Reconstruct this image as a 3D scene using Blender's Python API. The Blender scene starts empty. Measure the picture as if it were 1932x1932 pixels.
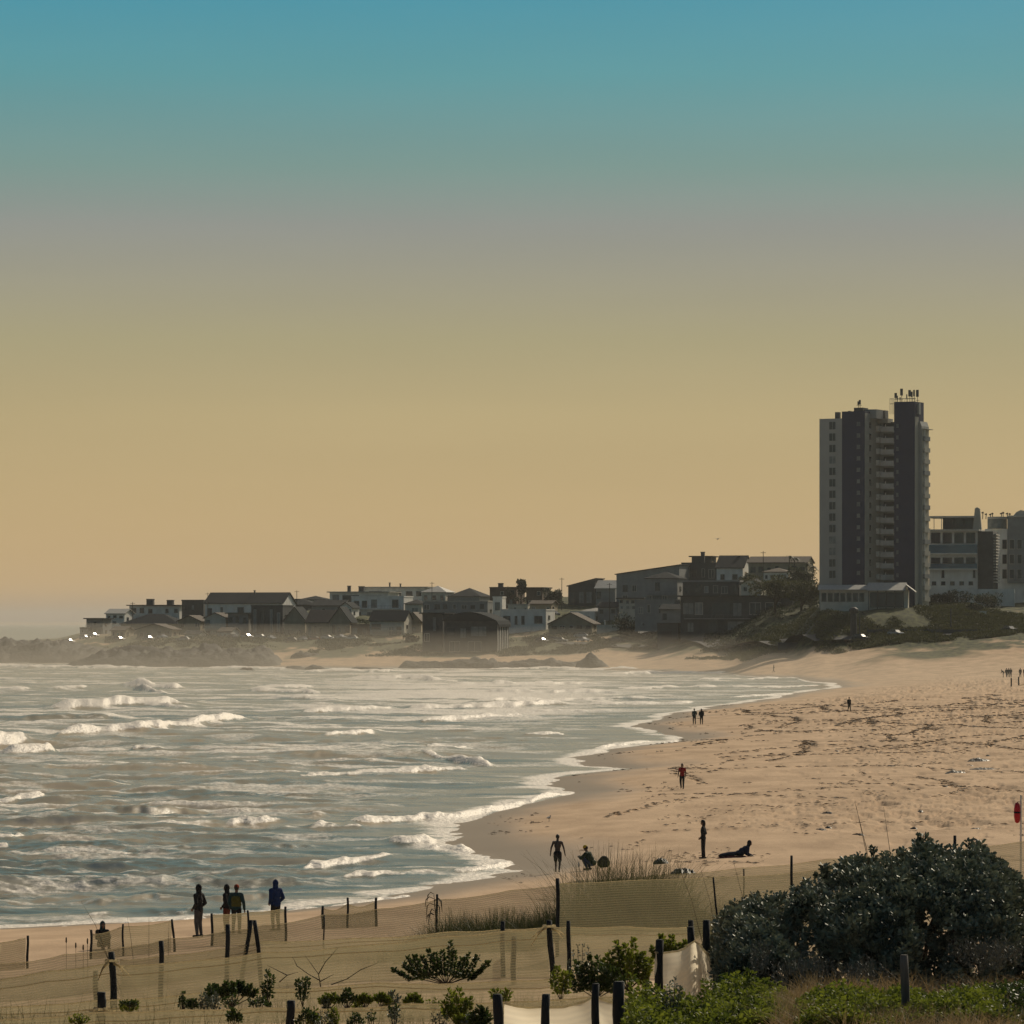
import bpy, bmesh, math, random
import numpy as np
from mathutils import Vector, Matrix
R = math.radians
random.seed(7)
rng = np.random.default_rng(7)
S = bpy.context.scene
COL = S.collection
F, CX, HZ, CZ = 8000.0, 966.0, 1177.0, 12.0     # focal length / horizon used to size things in metres

# ------------------------------------------------------------------ camera, sky, sun
cam_d = bpy.data.cameras.new('camera'); cam = bpy.data.objects.new('camera', cam_d); COL.objects.link(cam)
cam.location = (0, 0, CZ); cam.rotation_euler = (R(90), 0, 0)
cam_d.sensor_width = 36; cam_d.lens = F / 1932 * 36
cam_d.shift_y = (HZ - 966) / 1932
cam_d.clip_start = 1; cam_d.clip_end = 60000
S.camera = cam
SUN_AZ, SUN_EL = R(30), R(34)                    # azimuth to the right of the view direction (+Y)
sdir = Vector((math.sin(SUN_AZ) * math.cos(SUN_EL), math.cos(SUN_AZ) * math.cos(SUN_EL), math.sin(SUN_EL)))
sd = bpy.data.lights.new('sun', 'SUN'); sun = bpy.data.objects.new('sun', sd); COL.objects.link(sun)
sd.energy = 2.9; sd.angle = R(0.5); sd.color = (1.0, 0.87, 0.67)
sun.rotation_euler = sdir.to_track_quat('Z', 'Y').to_euler()
S.view_settings.view_transform = 'Standard'; S.view_settings.look = 'None'
S.view_settings.exposure = 0.0; S.view_settings.gamma = 1

def srgb(r, g, b):
    f = lambda c: ((c / 255) / 12.92 if c / 255 <= .04045 else (((c / 255) + .055) / 1.055) ** 2.4)
    return (f(r), f(g), f(b), 1)

W = bpy.data.worlds.new('World'); S.world = W; W.use_nodes = True
nt = W.node_tree; N = nt.nodes; L = nt.links; N.clear()
out = N.new('ShaderNodeOutputWorld'); bg = N.new('ShaderNodeBackground'); bg.inputs[1].default_value = 1.0
tc = N.new('ShaderNodeTexCoord'); sep = N.new('ShaderNodeSeparateXYZ'); L.new(tc.outputs['Generated'], sep.inputs[0])
# low sky: smoky tan band at the horizon turning teal a few degrees up
mr = N.new('ShaderNodeMapRange'); mr.inputs[1].default_value = -0.01; mr.inputs[2].default_value = 0.49
L.new(sep.outputs[2], mr.inputs[0])
ramp = N.new('ShaderNodeValToRGB'); L.new(mr.outputs[0], ramp.inputs[0])
cr = ramp.color_ramp
def fy(y): return ((HZ - y) / F + 0.01) / 0.50
stops = [(1230, (152, 132, 108)), (1176, (164, 140, 114)), (1110, (194, 163, 118)), (950, (191, 166, 121)), (780, (183, 165, 123)),
         (640, (167, 158, 124)), (520, (155, 152, 134)), (430, (145, 148, 141)), (320, (122, 150, 144)), (150, (94, 152, 158)), (0, (76, 148, 166))]
cr.elements[0].position = fy(stops[0][0]); cr.elements[0].color = srgb(*stops[0][1])
cr.elements[1].position = fy(stops[-1][0]); cr.elements[1].color = srgb(*stops[-1][1])
for y, c in stops[1:-1]:
    e = cr.elements.new(fy(y)); e.color = srgb(*c)
for p_, c in ((.42, (124, 132, 120)), (.7, (158, 142, 114)), (1.0, (150, 136, 110))):
    e = cr.elements.new(p_); e.color = srgb(*c)
# high sky: physical sky of the same sun
sky = N.new('ShaderNodeTexSky'); sky.sky_type = 'NISHITA'; sky.sun_disc = False
sky.sun_elevation = SUN_EL; sky.sun_rotation = SUN_AZ; sky.dust_density = 2.5
skm = N.new('ShaderNodeMix'); skm.data_type = 'RGBA'; skm.blend_type = 'MULTIPLY'; skm.inputs[0].default_value = 1
L.new(sky.outputs[0], skm.inputs[6]); skm.inputs[7].default_value = (.050, .056, .058, 1)
mr2 = N.new('ShaderNodeMapRange'); mr2.interpolation_type = 'SMOOTHSTEP'
mr2.inputs[1].default_value = 0.30; mr2.inputs[2].default_value = 0.75; L.new(sep.outputs[2], mr2.inputs[0])
# the low band is brighter on the sun's side, dimmer behind the viewer
nrm = N.new('ShaderNodeVectorMath'); nrm.operation = 'DOT_PRODUCT'; L.new(tc.outputs['Generated'], nrm.inputs[0])
nrm.inputs[1].default_value = (0.20, 0.98, 0)
mr3 = N.new('ShaderNodeMapRange'); mr3.inputs[1].default_value = -0.6; mr3.inputs[2].default_value = 0.95
mr3.inputs[3].default_value = 0.0; mr3.inputs[4].default_value = 1.0; L.new(nrm.outputs['Value'], mr3.inputs[0])
dimc = N.new('ShaderNodeMix'); dimc.data_type = 'RGBA'; L.new(mr3.outputs[0], dimc.inputs[0]); dimc.inputs[6].default_value = (.15, .37, .66, 1); dimc.inputs[7].default_value = (1, 1, 1, 1)
low = N.new('ShaderNodeVectorMath'); low.operation = 'MULTIPLY'; L.new(ramp.outputs[0], low.inputs[0]); L.new(dimc.outputs[2], low.inputs[1])
mx = N.new('ShaderNodeMix'); mx.data_type = 'RGBA'; L.new(mr2.outputs[0], mx.inputs[0])
L.new(low.outputs[0], mx.inputs[6]); L.new(skm.outputs[2], mx.inputs[7])
# glow of the sky round the sun (sun itself is outside the frame, high on the right)
gd = N.new('ShaderNodeVectorMath'); gd.operation = 'DOT_PRODUCT'; L.new(tc.outputs['Generated'], gd.inputs[0]); gd.inputs[1].default_value = tuple(sdir)
gm = N.new('ShaderNodeMath'); gm.operation = 'MAXIMUM'; L.new(gd.outputs['Value'], gm.inputs[0]); gm.inputs[1].default_value = 0
gp = N.new('ShaderNodeMath'); gp.operation = 'POWER'; L.new(gm.outputs[0], gp.inputs[0]); gp.inputs[1].default_value = 24
gs = N.new('ShaderNodeVectorMath'); gs.operation = 'SCALE'; gs.inputs[0].default_value = (1.9, 1.55, 1.1); L.new(gp.outputs[0], gs.inputs['Scale'])
ga = N.new('ShaderNodeVectorMath'); ga.operation = 'ADD'; L.new(mx.outputs[2], ga.inputs[0]); L.new(gs.outputs[0], ga.inputs[1])
vm = N.new('ShaderNodeMapping'); vm.inputs['Scale'].default_value = (3, 3, 26); L.new(tc.outputs['Generated'], vm.inputs[0])
vn = N.new('ShaderNodeTexNoise'); vn.inputs['Scale'].default_value = 2.2; vn.inputs['Detail'].default_value = 5; L.new(vm.outputs[0], vn.inputs['Vector'])
vr = N.new('ShaderNodeMapRange'); vr.inputs[1].default_value = .3; vr.inputs[2].default_value = .7; vr.inputs[3].default_value = .98; vr.inputs[4].default_value = 1.02; L.new(vn.outputs[0], vr.inputs[0])
vs_ = N.new('ShaderNodeVectorMath'); vs_.operation = 'SCALE'; L.new(ga.outputs[0], vs_.inputs[0]); L.new(vr.outputs[0], vs_.inputs['Scale'])
L.new(vs_.outputs[0], bg.inputs[0]); L.new(bg.outputs[0], out.inputs[0])

# ------------------------------------------------------------------ helpers
def P(px, py, Y): return Vector(((px - CX) * Y / F, Y, CZ - (py - HZ) * Y / F))
def XX(px, Y): return (px - CX) * Y / F
def ZZ(py, Y): return CZ - (py - HZ) * Y / F
def sstep(a, b, x):
    t = np.clip((x - a) / (b - a), 0, 1); return t * t * (3 - 2 * t)

_T = rng.random((256, 256)).astype(np.float64)
def vnoise(x, y):
    xi = np.floor(x).astype(int); yi = np.floor(y).astype(int); fx = x - xi; fy_ = y - yi
    fx = fx * fx * (3 - 2 * fx); fy_ = fy_ * fy_ * (3 - 2 * fy_)
    a = _T[xi & 255, yi & 255]; b = _T[(xi + 1) & 255, yi & 255]; c = _T[xi & 255, (yi + 1) & 255]; d = _T[(xi + 1) & 255, (yi + 1) & 255]
    return (a * (1 - fx) + b * fx) * (1 - fy_) + (c * (1 - fx) + d * fx) * fy_
def fbm(x, y, o=4):
    s = 0; a = .5; t = 0
    for i in range(o):
        s = s + a * vnoise(x + 17.3 * i, y - 9.1 * i); t += a; a *= .5; x = x * 2.03; y = y * 2.03
    return s / t

def tag(o, label=None, cat=None, group=None, kind=None):
    if label: o['label'] = label
    if cat: o['category'] = cat
    if group: o['group'] = group
    if kind: o['kind'] = kind
    return o
def empty(name, loc, rz=0, label=None, cat=None, group=None):
    o = bpy.data.objects.new(name, None); COL.objects.link(o); o.location = loc; o.rotation_euler = (0, 0, rz)
    o.empty_display_size = .3
    return tag(o, label, cat, group)

def mat(name, c, rough=.8, c2=None, scale=2.0, bump=0, bscale=None, spec=.3, metal=0, stretch=None, trans=0, rough2=None, detail=4, lo=.35, hi=.65):
    m = bpy.data.materials.new(name); m.use_nodes = True; t = m.node_tree; b = t.nodes['Principled BSDF']
    b.inputs['Base Color'].default_value = (*c, 1); b.inputs['Roughness'].default_value = rough
    b.inputs['Specular IOR Level'].default_value = spec; b.inputs['Metallic'].default_value = metal
    co = t.nodes.new('ShaderNodeTexCoord'); mp = t.nodes.new('ShaderNodeMapping'); t.links.new(co.outputs['Object'], mp.inputs[0])
    if stretch: mp.inputs['Scale'].default_value = stretch
    n = t.nodes.new('ShaderNodeTexNoise'); n.inputs['Scale'].default_value = scale; n.inputs['Detail'].default_value = detail
    t.links.new(mp.outputs[0], n.inputs['Vector'])
    rp = t.nodes.new('ShaderNodeMapRange'); rp.inputs[1].default_value = lo; rp.inputs[2].default_value = hi; t.links.new(n.outputs[0], rp.inputs[0])
    c2 = c2 or tuple(x * .75 for x in c)
    mi = t.nodes.new('ShaderNodeMix'); mi.data_type = 'RGBA'; t.links.new(rp.outputs[0], mi.inputs[0])
    mi.inputs[6].default_value = (*c, 1); mi.inputs[7].default_value = (*c2, 1); t.links.new(mi.outputs[2], b.inputs['Base Color'])
    if rough2 is not None:
        r2 = t.nodes.new('ShaderNodeMapRange'); r2.inputs[3].default_value = rough; r2.inputs[4].default_value = rough2
        t.links.new(rp.outputs[0], r2.inputs[0]); t.links.new(r2.outputs[0], b.inputs['Roughness'])
    if bump:
        n2 = t.nodes.new('ShaderNodeTexNoise'); n2.inputs['Scale'].default_value = bscale or scale * 4; n2.inputs['Detail'].default_value = 5
        t.links.new(mp.outputs[0], n2.inputs['Vector'])
        bp = t.nodes.new('ShaderNodeBump'); bp.inputs['Distance'].default_value = bump; t.links.new(n2.outputs[0], bp.inputs['Height'])
        t.links.new(bp.outputs[0], b.inputs['Normal'])
    if trans:
        tr = t.nodes.new('ShaderNodeBsdfTranslucent'); t.links.new(mi.outputs[2], tr.inputs[0])
        ms = t.nodes.new('ShaderNodeMixShader'); ms.inputs[0].default_value = trans
        t.links.new(b.outputs[0], ms.inputs[1]); t.links.new(tr.outputs[0], ms.inputs[2])
        t.links.new(ms.outputs[0], t.nodes['Material Output'].inputs[0])
    return m

class MB:
    def __init__(s): s.v = []; s.f = []
    def add(s, vs, fs):
        o = len(s.v); s.v += [tuple(v) for v in vs]; s.f += [tuple(i + o for i in f) for f in fs]; return s
    def box(s, x0, x1, y0, y1, z0, z1):
        return s.add([(x0, y0, z0), (x1, y0, z0), (x1, y1, z0), (x0, y1, z0), (x0, y0, z1), (x1, y0, z1), (x1, y1, z1), (x0, y1, z1)],
                     [(3, 2, 1, 0), (4, 5, 6, 7), (0, 1, 5, 4), (1, 2, 6, 5), (2, 3, 7, 6), (3, 0, 4, 7)])
    def prism_y(s, poly, y0, y1):      # polygon in xz, extruded along y
        n = len(poly); vs = [(x, y0, z) for x, z in poly] + [(x, y1, z) for x, z in poly]
        return s.add(vs, [tuple(range(n)), tuple(range(2 * n - 1, n - 1, -1))] + [(i, i + n, (i + 1) % n + n, (i + 1) % n) for i in range(n)])
    def prism_x(s, poly, x0, x1):      # polygon in yz, extruded along x
        n = len(poly); vs = [(x0, y, z) for y, z in poly] + [(x1, y, z) for y, z in poly]
        return s.add(vs, [tuple(range(n)), tuple(range(2 * n - 1, n - 1, -1))] + [(i, i + n, (i + 1) % n + n, (i + 1) % n) for i in range(n)])
    def tube(s, pts, rad, seg=8):
        pts = [Vector(p) for p in pts]; n = len(pts)
        rad = [rad] * n if not hasattr(rad, '__len__') else rad
        vs = []; up = Vector((.13, .21, 1)).normalized()
        for i, p in enumerate(pts):
            d = (pts[min(i + 1, n - 1)] - pts[max(i - 1, 0)])
            d = d.normalized() if d.length > 1e-9 else Vector((0, 0, 1))
            a = d.cross(up if abs(d.dot(up)) < .95 else Vector((1, 0, 0))).normalized(); b = d.cross(a)
            for k in range(seg):
                t = 2 * math.pi * k / seg; vs.append(p + (a * math.cos(t) + b * math.sin(t)) * rad[i])
        fs = [(i * seg + k, i * seg + (k + 1) % seg, (i + 1) * seg + (k + 1) % seg, (i + 1) * seg + k) for i in range(n - 1) for k in range(seg)]
        fs += [tuple(range(seg - 1, -1, -1)), tuple((n - 1) * seg + k for k in range(seg))]
        return s.add(vs, fs)
    def ell(s, c, r, seg=12, rings=8, rot=None):
        vs = [];
        for i in range(rings + 1):
            a = math.pi * i / rings
            for k in range(seg):
                t = 2 * math.pi * k / seg
                v = Vector((r[0] * math.sin(a) * math.cos(t), r[1] * math.sin(a) * math.sin(t), r[2] * math.cos(a)))
                if rot: v = rot @ v
                vs.append(v + Vector(c))
        fs = [(i * seg + k, (i + 1) * seg + k, (i + 1) * seg + (k + 1) % seg, i * seg + (k + 1) % seg) for i in range(rings) for k in range(seg)]
        return s.add(vs, fs)
    def cap(s, p0, r0, p1, r1, seg=10):    # tapered capsule
        p0 = Vector(p0); p1 = Vector(p1); d = (p1 - p0); d = d.normalized() if d.length > 1e-6 else Vector((0, 0, 1))
        pts = [p0 - d * r0 * .98, p0 - d * r0 * .7, p0, p1, p1 + d * r1 * .7, p1 + d * r1 * .98]
        return s.tube(pts, [r0 * .15, r0 * .7, r0, r1, r1 * .7, r1 * .15], seg)
    def build(s, name, m, parent=None, smooth=False, origin=None):
        me = bpy.data.meshes.new(name)
        vs = s.v
        if origin is not None: vs = [(v[0] - origin[0], v[1] - origin[1], v[2] - origin[2]) for v in vs]
        me.from_pydata(vs, [], s.f); me.materials.append(m)
        if smooth: me.polygons.foreach_set('use_smooth', [True] * len(me.polygons))
        o = bpy.data.objects.new(name, me); COL.objects.link(o)
        if parent is not None: o.parent = parent
        elif origin is not None: o.location = origin
        return o

def npmesh(name, V, Fc, m, parent=None, smooth=True, attrs=None, loc=None):
    me = bpy.data.meshes.new(name); V = np.asarray(V, dtype=np.float32)
    if loc is not None: V = V - np.array(loc, dtype=np.float32)
    Fc = np.asarray(Fc, dtype=np.int32); k = Fc.shape[1]
    me.vertices.add(len(V)); me.vertices.foreach_set('co', V.ravel())
    me.loops.add(Fc.size); me.loops.foreach_set('vertex_index', Fc.ravel())
    me.polygons.add(len(Fc)); me.polygons.foreach_set('loop_start', np.arange(0, Fc.size, k, dtype=np.int32))
    me.update(calc_edges=True)
    if smooth: me.polygons.foreach_set('use_smooth', np.ones(len(Fc), dtype=bool))
    for n_, a in (attrs or {}).items():
        at = me.attributes.new(n_, 'FLOAT', 'POINT'); at.data.foreach_set('value', np.asarray(a, dtype=np.float32).ravel())
    me.materials.append(m)
    o = bpy.data.objects.new(name, me); COL.objects.link(o)
    if loc is not None and parent is None: o.location = loc
    if parent is not None: o.parent = parent
    return o
def gridfaces(nr, nc):
    i = np.arange(nr - 1)[:, None] * nc + np.arange(nc - 1)[None, :]; i = i.ravel()
    return np.stack([i, i + 1, i + nc + 1, i + nc], 1)

# ------------------------------------------------------------------ terrain height
SHY = np.array([0, 120, 150, 162, 172, 184, 196, 207, 227, 250, 272, 302, 328, 349, 376, 403, 440, 497, 555, 607, 681, 740, 800, 860, 900, 1000.])
SHX = np.array([-40, -28, -22, -19.5, -11.5, -6.2, -2.2, .4, -2.3, -3.6, -.8, 4.3, 2.2, 8.8, 5.4, 8.6, 17.2, 14.2, 20, 28, 42, 50, 62, 66, 64, 55.])
def ZT(Y, p): return p if p < 200 else CZ - (p - HZ) * Y / F
TAB = {
 -700: [(850, -3), (1350, -2), (1450, .2), (1520, 1216), (1620, 1214), (1760, 0), (1900, -4), (2600, -5)],
 0:    [(850, -3), (1330, -2), (1400, .2), (1480, 1218), (1560, 1211), (1680, 2), (1800, -4), (2600, -5)],
 100:  [(850, -3), (1250, -2), (1340, .3), (1420, 1219), (1520, 1203), (1640, 3), (1800, -4), (2600, -5)],
 190:  [(850, -3), (1200, -1.5), (1290, .4), (1370, 1215), (1440, 1200), (1520, 1190), (1600, 6), (1800, -4), (2600, -5)],
 300:  [(850, -3), (1180, -1.2), (1260, .8), (1330, 1215), (1400, 1200), (1480, 1176), (1600, 1168), (1800, 2), (2600, -5)],
 500:  [(850, -3), (1150, -1), (1230, 1.2), (1300, 1217), (1360, 1203), (1420, 1182), (1500, 1158), (1600, 1146), (1800, 8), (2600, -5)],
 700:  [(850, -3), (1130, -.8), (1200, 1.5), (1270, 1219), (1330, 1205), (1390, 1182), (1460, 1155), (1560, 1133), (1700, 20), (2600, 4)],
 900:  [(850, -3), (1120, -.6), (1190, 1.5), (1240, 1232), (1290, 1208), (1350, 1186), (1420, 1155), (1500, 1134), (1650, 22), (2600, 6)],
 1050: [(850, -3), (1110, -.5), (1180, 1.6), (1230, 1230), (1270, 1211), (1330, 1186), (1380, 1152), (1450, 1134), (1600, 22), (2600, 8)],
 1200: [(850, -2.5), (1060, -.6), (1140, 1.2), (1200, 1236), (1240, 1214), (1270, 1200), (1330, 1165), (1400, 1132), (1480, 24), (2600, 10)],
 1350: [(850, -1.5), (1000, -.5), (1060, .8), (1130, 1238), (1170, 1212), (1200, 1193), (1270, 1150), (1350, 1105), (1450, 28), (2600, 10)],
 1480: [(850, -.6), (950, -.1), (990, 1.6), (1060, 1236), (1090, 1212), (1115, 1194), (1170, 1155), (1300, 1085), (1450, 29), (2600, 10)],
 1560: [(850, .2), (930, .5), (970, 2.2), (1030, 1233), (1040, 1212), (1056, 1182), (1068, 1152), (1088, 1146), (1125, 1142), (1180, 1128), (1300, 19), (2600, 10)],
 1700: [(850, 1.6), (930, 2.3), (960, 1240), (1010, 1228), (1034, 1209), (1048, 1194), (1060, 1164), (1072, 1150), (1096, 1145), (1130, 1134), (1250, 18.5), (2600, 10)],
 1932: [(850, 2.6), (900, 1258), (940, 1237), (985, 1219), (1015, 1205), (1040, 1194), (1085, 1158), (1120, 1142), (1250, 18), (2600, 10)],
 2700: [(850, 5.0), (900, 1235), (940, 1222), (985, 1210), (1015, 1202), (1040, 1190), (1085, 1158), (1120, 1142), (1250, 18), (2600, 10)],
}
_tk = sorted(TAB); _tY = np.arange(850, 2601, 5.0)
_tz = np.array([np.interp(_tY, [a for a, b in TAB[k]], [ZT(a, b) for a, b in TAB[k]]) for k in _tk])
def far_z(px, Y):
    px = np.clip(px, _tk[0], _tk[-1] - 1e-3); Yc = np.clip(Y, 850, 2599)
    j = np.searchsorted(_tk, px, side='right') - 1; j = np.clip(j, 0, len(_tk) - 2)
    kk = np.array(_tk, float); t = (px - kk[j]) / (kk[j + 1] - kk[j]); t = t * t * (3 - 2 * t)
    yi = (Yc - 850) / 5.0; y0 = np.clip(np.floor(yi).astype(int), 0, len(_tY) - 2); f = yi - y0
    a = _tz[j, y0] * (1 - f) + _tz[j, y0 + 1] * f; b = _tz[j + 1, y0] * (1 - f) + _tz[j + 1, y0 + 1] * f
    return a * (1 - t) + b * t
NDY = [0, 45, 55, 65, 75, 85, 94, 105, 120, 132, 145, 165]
NDZ = [6.6, 6.3, 5.9, 5.45, 4.95, 4.45, 4.0, 3.35, 2.55, 2.0, 1.45, .8]
def ground(X, Y):
    X = np.asarray(X, float); Y = np.asarray(Y, float)
    px = CX + F * X / np.maximum(Y, 1)
    xs = np.interp(Y, SHY, SHX) + .8 * (fbm(Y / 13., Y * 0 + 3, 3) - .5) * np.clip(Y / 100, 1, 4)
    d = X - xs
    berm = np.where(d < 0, d * .05, 2.3 * (1 - np.exp(-np.maximum(d, 0) / 26.)) + .012 * np.clip(d - 30, 0, 100))
    berm = np.clip(berm, -3, 6)
    nd = np.interp(Y, NDY, NDZ) - .45 * sstep(700, 0, px) * sstep(70, 85, Y) * sstep(140, 120, Y)
    nd = nd + .55 * sstep(1000, 1500, px) * sstep(110, 135, Y)
    nd = nd + .80 * sstep(1230, 1480, px) * sstep(82, 66, Y)
    nd = nd + np.interp(px, [700, 850, 1000, 1080, 1250, 1400, 1600], [0, .35, .45, .85, .95, .7, 0]) * sstep(100, 107, Y) * sstep(124, 115, Y)
    wn = sstep(185, 128, Y)
    z = berm * (1 - wn) + np.maximum(nd, berm) * wn
    wf = sstep(840, 900, Y)
    z = z * (1 - wf) + far_z(px, Y) * wf
    # lumps
    z = z + (fbm(X / 9, Y / 14, 3) - .5) * .35 * sstep(.4, 1.6, z)
    z = z + (fbm(X / 14, Y / 22, 4) - .5) * 2.2 * sstep(900, 1010, Y) * sstep(1.8, 6, z)
    return z
def gz(X, Y): return float(ground(np.array([X]), np.array([Y]))[0])
def gzp(px, Y): return gz(XX(px, Y), Y)

# footprints / trails over the beach as height pits
PIT = []
for k in range(70):
    y = rng.uniform(170, 620) ** 1.0; x0 = np.interp(y, SHY, SHX) + rng.uniform(4, 55)
    a = rng.normal(math.pi / 2, .55); s_ = rng.choice([-1, 1])
    for i in range(int(rng.uniform(15, 60))):
        a += rng.normal(0, .12); x0 += math.cos(a) * .8 * s_; y += math.sin(a) * .8 * s_ * 1.6
        PIT.append((x0 + .14 * (-1) ** i + rng.normal(0, .05), y, rng.uniform(.16, .3), rng.uniform(.05, .12)))
PIT = np.array(PIT)

def build_ground():
    pxs = np.concatenate([np.linspace(-700, -120, 60)[:-1], np.linspace(-120, 2060, 1150), np.linspace(2060, 2700, 60)[1:]])
    inv = np.concatenate([np.linspace(1 / 30., 1 / 120., 260)[:-1], np.linspace(1 / 120., 1 / 950., 760)[:-1]])
    Ys = np.concatenate([[8, 15, 22], 1 / inv, np.linspace(950, 1650, 300)[:-1], np.linspace(1650, 2600, 20)])
    PX, YY = np.meshgrid(pxs, Ys)
    X = (PX - CX) * YY / F
    # keep the sheet wide near the viewer
    wide = sstep(60, 10, YY); X = X + (PX - CX) / 1700 * 30 * wide
    Z = ground(X, YY)
    beach = (YY > 165) & (YY < 900) & (Z > .5)
    ch = fbm(X / 2.2, YY / 5.0, 3); ch2 = fbm(X / .55, YY / 1.3, 3)
    act = sstep(.36, .58, fbm(X / 17, YY / 50, 3)) * sstep(.7, 1.5, Z) * sstep(150, 190, YY) * sstep(900, 700, YY)
    amp = np.clip(YY / 260, .8, 2.6)
    Z = Z - (sstep(.50, .66, ch2) * .17 + sstep(.52, .70, ch) * .20) * act * amp
    Z = Z - (sstep(.60, .75, fbm(X / .9, YY / 2.4, 2)) * .16) * sstep(.8, 1.6, Z) * sstep(150, 190, YY) * sstep(900, 700, YY) * amp
    # pits along the trails
    nc = len(pxs)
    for x, y, r, dpt in PIT:
        r = r * max(1, y / 260); dpt *= max(1, y / 320)
        if y < 30 or y > 900: continue
        r0, r1 = np.searchsorted(Ys, [y - r * 2.5 - .3, y + r * 2.5 + .3])
        pc = CX + F * x / y; dp = F * r * 2.2 / y
        c0, c1 = np.searchsorted(pxs, [pc - dp, pc + dp])
        if r1 <= r0 or c1 <= c0: continue
        sl = (slice(r0, r1), slice(c0, c1))
        g = np.exp(-(((X[sl] - x) / r) ** 2 + ((YY[sl] - y) / (r * 1.6)) ** 2))
        Z[sl] -= np.where(Z[sl] > .7, g * dpt * 4.0, 0)
    # vegetation cover mask (where plants grow on the sand)
    py = HZ + F * (CZ - Z) / YY
    n1 = fbm(X / 12, YY / 26, 4); n2 = fbm(X / 3.5, YY / 8, 3)
    far = sstep(905, 960, YY)
    veg = far * sstep(3.2 - .9 * sstep(1250, 900, PX), 6.0 - 2.2 * sstep(1250, 900, PX), Z + (n1 - .5) * 7) * sstep(.30, .46, n1 * .6 + n2 * .4 + .10 * sstep(9, 13, Z))
    near = sstep(150, 90, YY) * sstep(.55, .7, n2) * .25
    veg = np.clip(veg + near, 0, 1)
    V = np.stack([X, YY, Z], -1).reshape(-1, 3)
    m = bpy.data.materials.new('sand_and_scrub'); m.use_nodes = True; t = m.node_tree; b = t.nodes['Principled BSDF']; LN = t.links
    def nn(ty, **kw):
        n = t.nodes.new(ty)
        return n
    geo = nn('ShaderNodeNewGeometry'); at = nn('ShaderNodeAttribute'); at.attribute_name = 'veg'; wt = nn('ShaderNodeAttribute'); wt.attribute_name = 'wet'
    mp = nn('ShaderNodeMapping'); mp.inputs['Scale'].default_value = (1, .45, 1); LN.new(geo.outputs['Position'], mp.inputs[0])
    no = nn('ShaderNodeTexNoise'); no.inputs['Scale'].default_value = .35; no.inputs['Detail'].default_value = 8; LN.new(mp.outputs[0], no.inputs['Vector'])
    cr_ = nn('ShaderNodeValToRGB'); LN.new(no.outputs[0], cr_.inputs[0])
    cr_.color_ramp.elements[0].position = .35; cr_.color_ramp.elements[0].color = (.42, .28, .165, 1)
    cr_.color_ramp.elements[1].position = .65; cr_.color_ramp.elements[1].color = (.58, .40, .245, 1)
    # wet sand
    mw = nn('ShaderNodeMix'); mw.data_type = 'RGBA'; LN.new(wt.outputs['Fac'], mw.inputs[0]); LN.new(cr_.outputs[0], mw.inputs[6]); mw.inputs[7].default_value = (.27, .19, .12, 1)
    nv = nn('ShaderNodeTexNoise'); nv.inputs['Scale'].default_value = .8; nv.inputs['Detail'].default_value = 8; LN.new(mp.outputs[0], nv.inputs['Vector'])
    cv = nn('ShaderNodeValToRGB'); LN.new(nv.outputs[0], cv.inputs[0])
    cv.color_ramp.elements[0].position = .35; cv.color_ramp.elements[0].color = (.022, .030, .012, 1)
    cv.color_ramp.elements[1].position = .68; cv.color_ramp.elements[1].color = (.115, .115, .040, 1)
    mv = nn('ShaderNodeMix'); mv.data_type = 'RGBA'; LN.new(at.outputs['Fac'], mv.inputs[0]); LN.new(mw.outputs[2], mv.inputs[6]); LN.new(cv.outputs[0], mv.inputs[7])
    LN.new(mv.outputs[2], b.inputs['Base Color'])
    rr = nn('ShaderNodeMapRange'); rr.inputs[3].default_value = .95; rr.inputs[4].default_value = .42; LN.new(wt.outputs['Fac'], rr.inputs[0]); LN.new(rr.outputs[0], b.inputs['Roughness'])
    b.inputs['Specular IOR Level'].default_value = .25
    nb = nn('ShaderNodeTexNoise'); nb.inputs['Scale'].default_value = 1.3; nb.inputs['Detail'].default_value = 9; nb.inputs['Roughness'].default_value = .62; LN.new(mp.outputs[0], nb.inputs['Vector'])
    bs = nn('ShaderNodeMapRange'); bs.inputs[3].default_value = .9; bs.inputs[4].default_value = .02; LN.new(wt.outputs['Fac'], bs.inputs[0])
    bp = nn('ShaderNodeBump'); bp.inputs['Distance'].default_value = .10; LN.new(nb.outputs[0], bp.inputs['Height']); LN.new(bs.outputs[0], bp.inputs['Strength']); LN.new(bp.outputs[0], b.inputs['Normal'])
    wn_ = fbm(X / 5, YY / 22, 3)
    wet = sstep(.22 + .70 * wn_, .03 + .20 * wn_, Z) * sstep(1500, 1100, YY)
    o = npmesh('ground', V, gridfaces(len(Ys), nc), m, attrs={'veg': veg.ravel(), 'wet': wet.ravel()})
    tag(o, 'sandy beach and dunes rising to scrubby hills', kind='structure')
build_ground()

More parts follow.
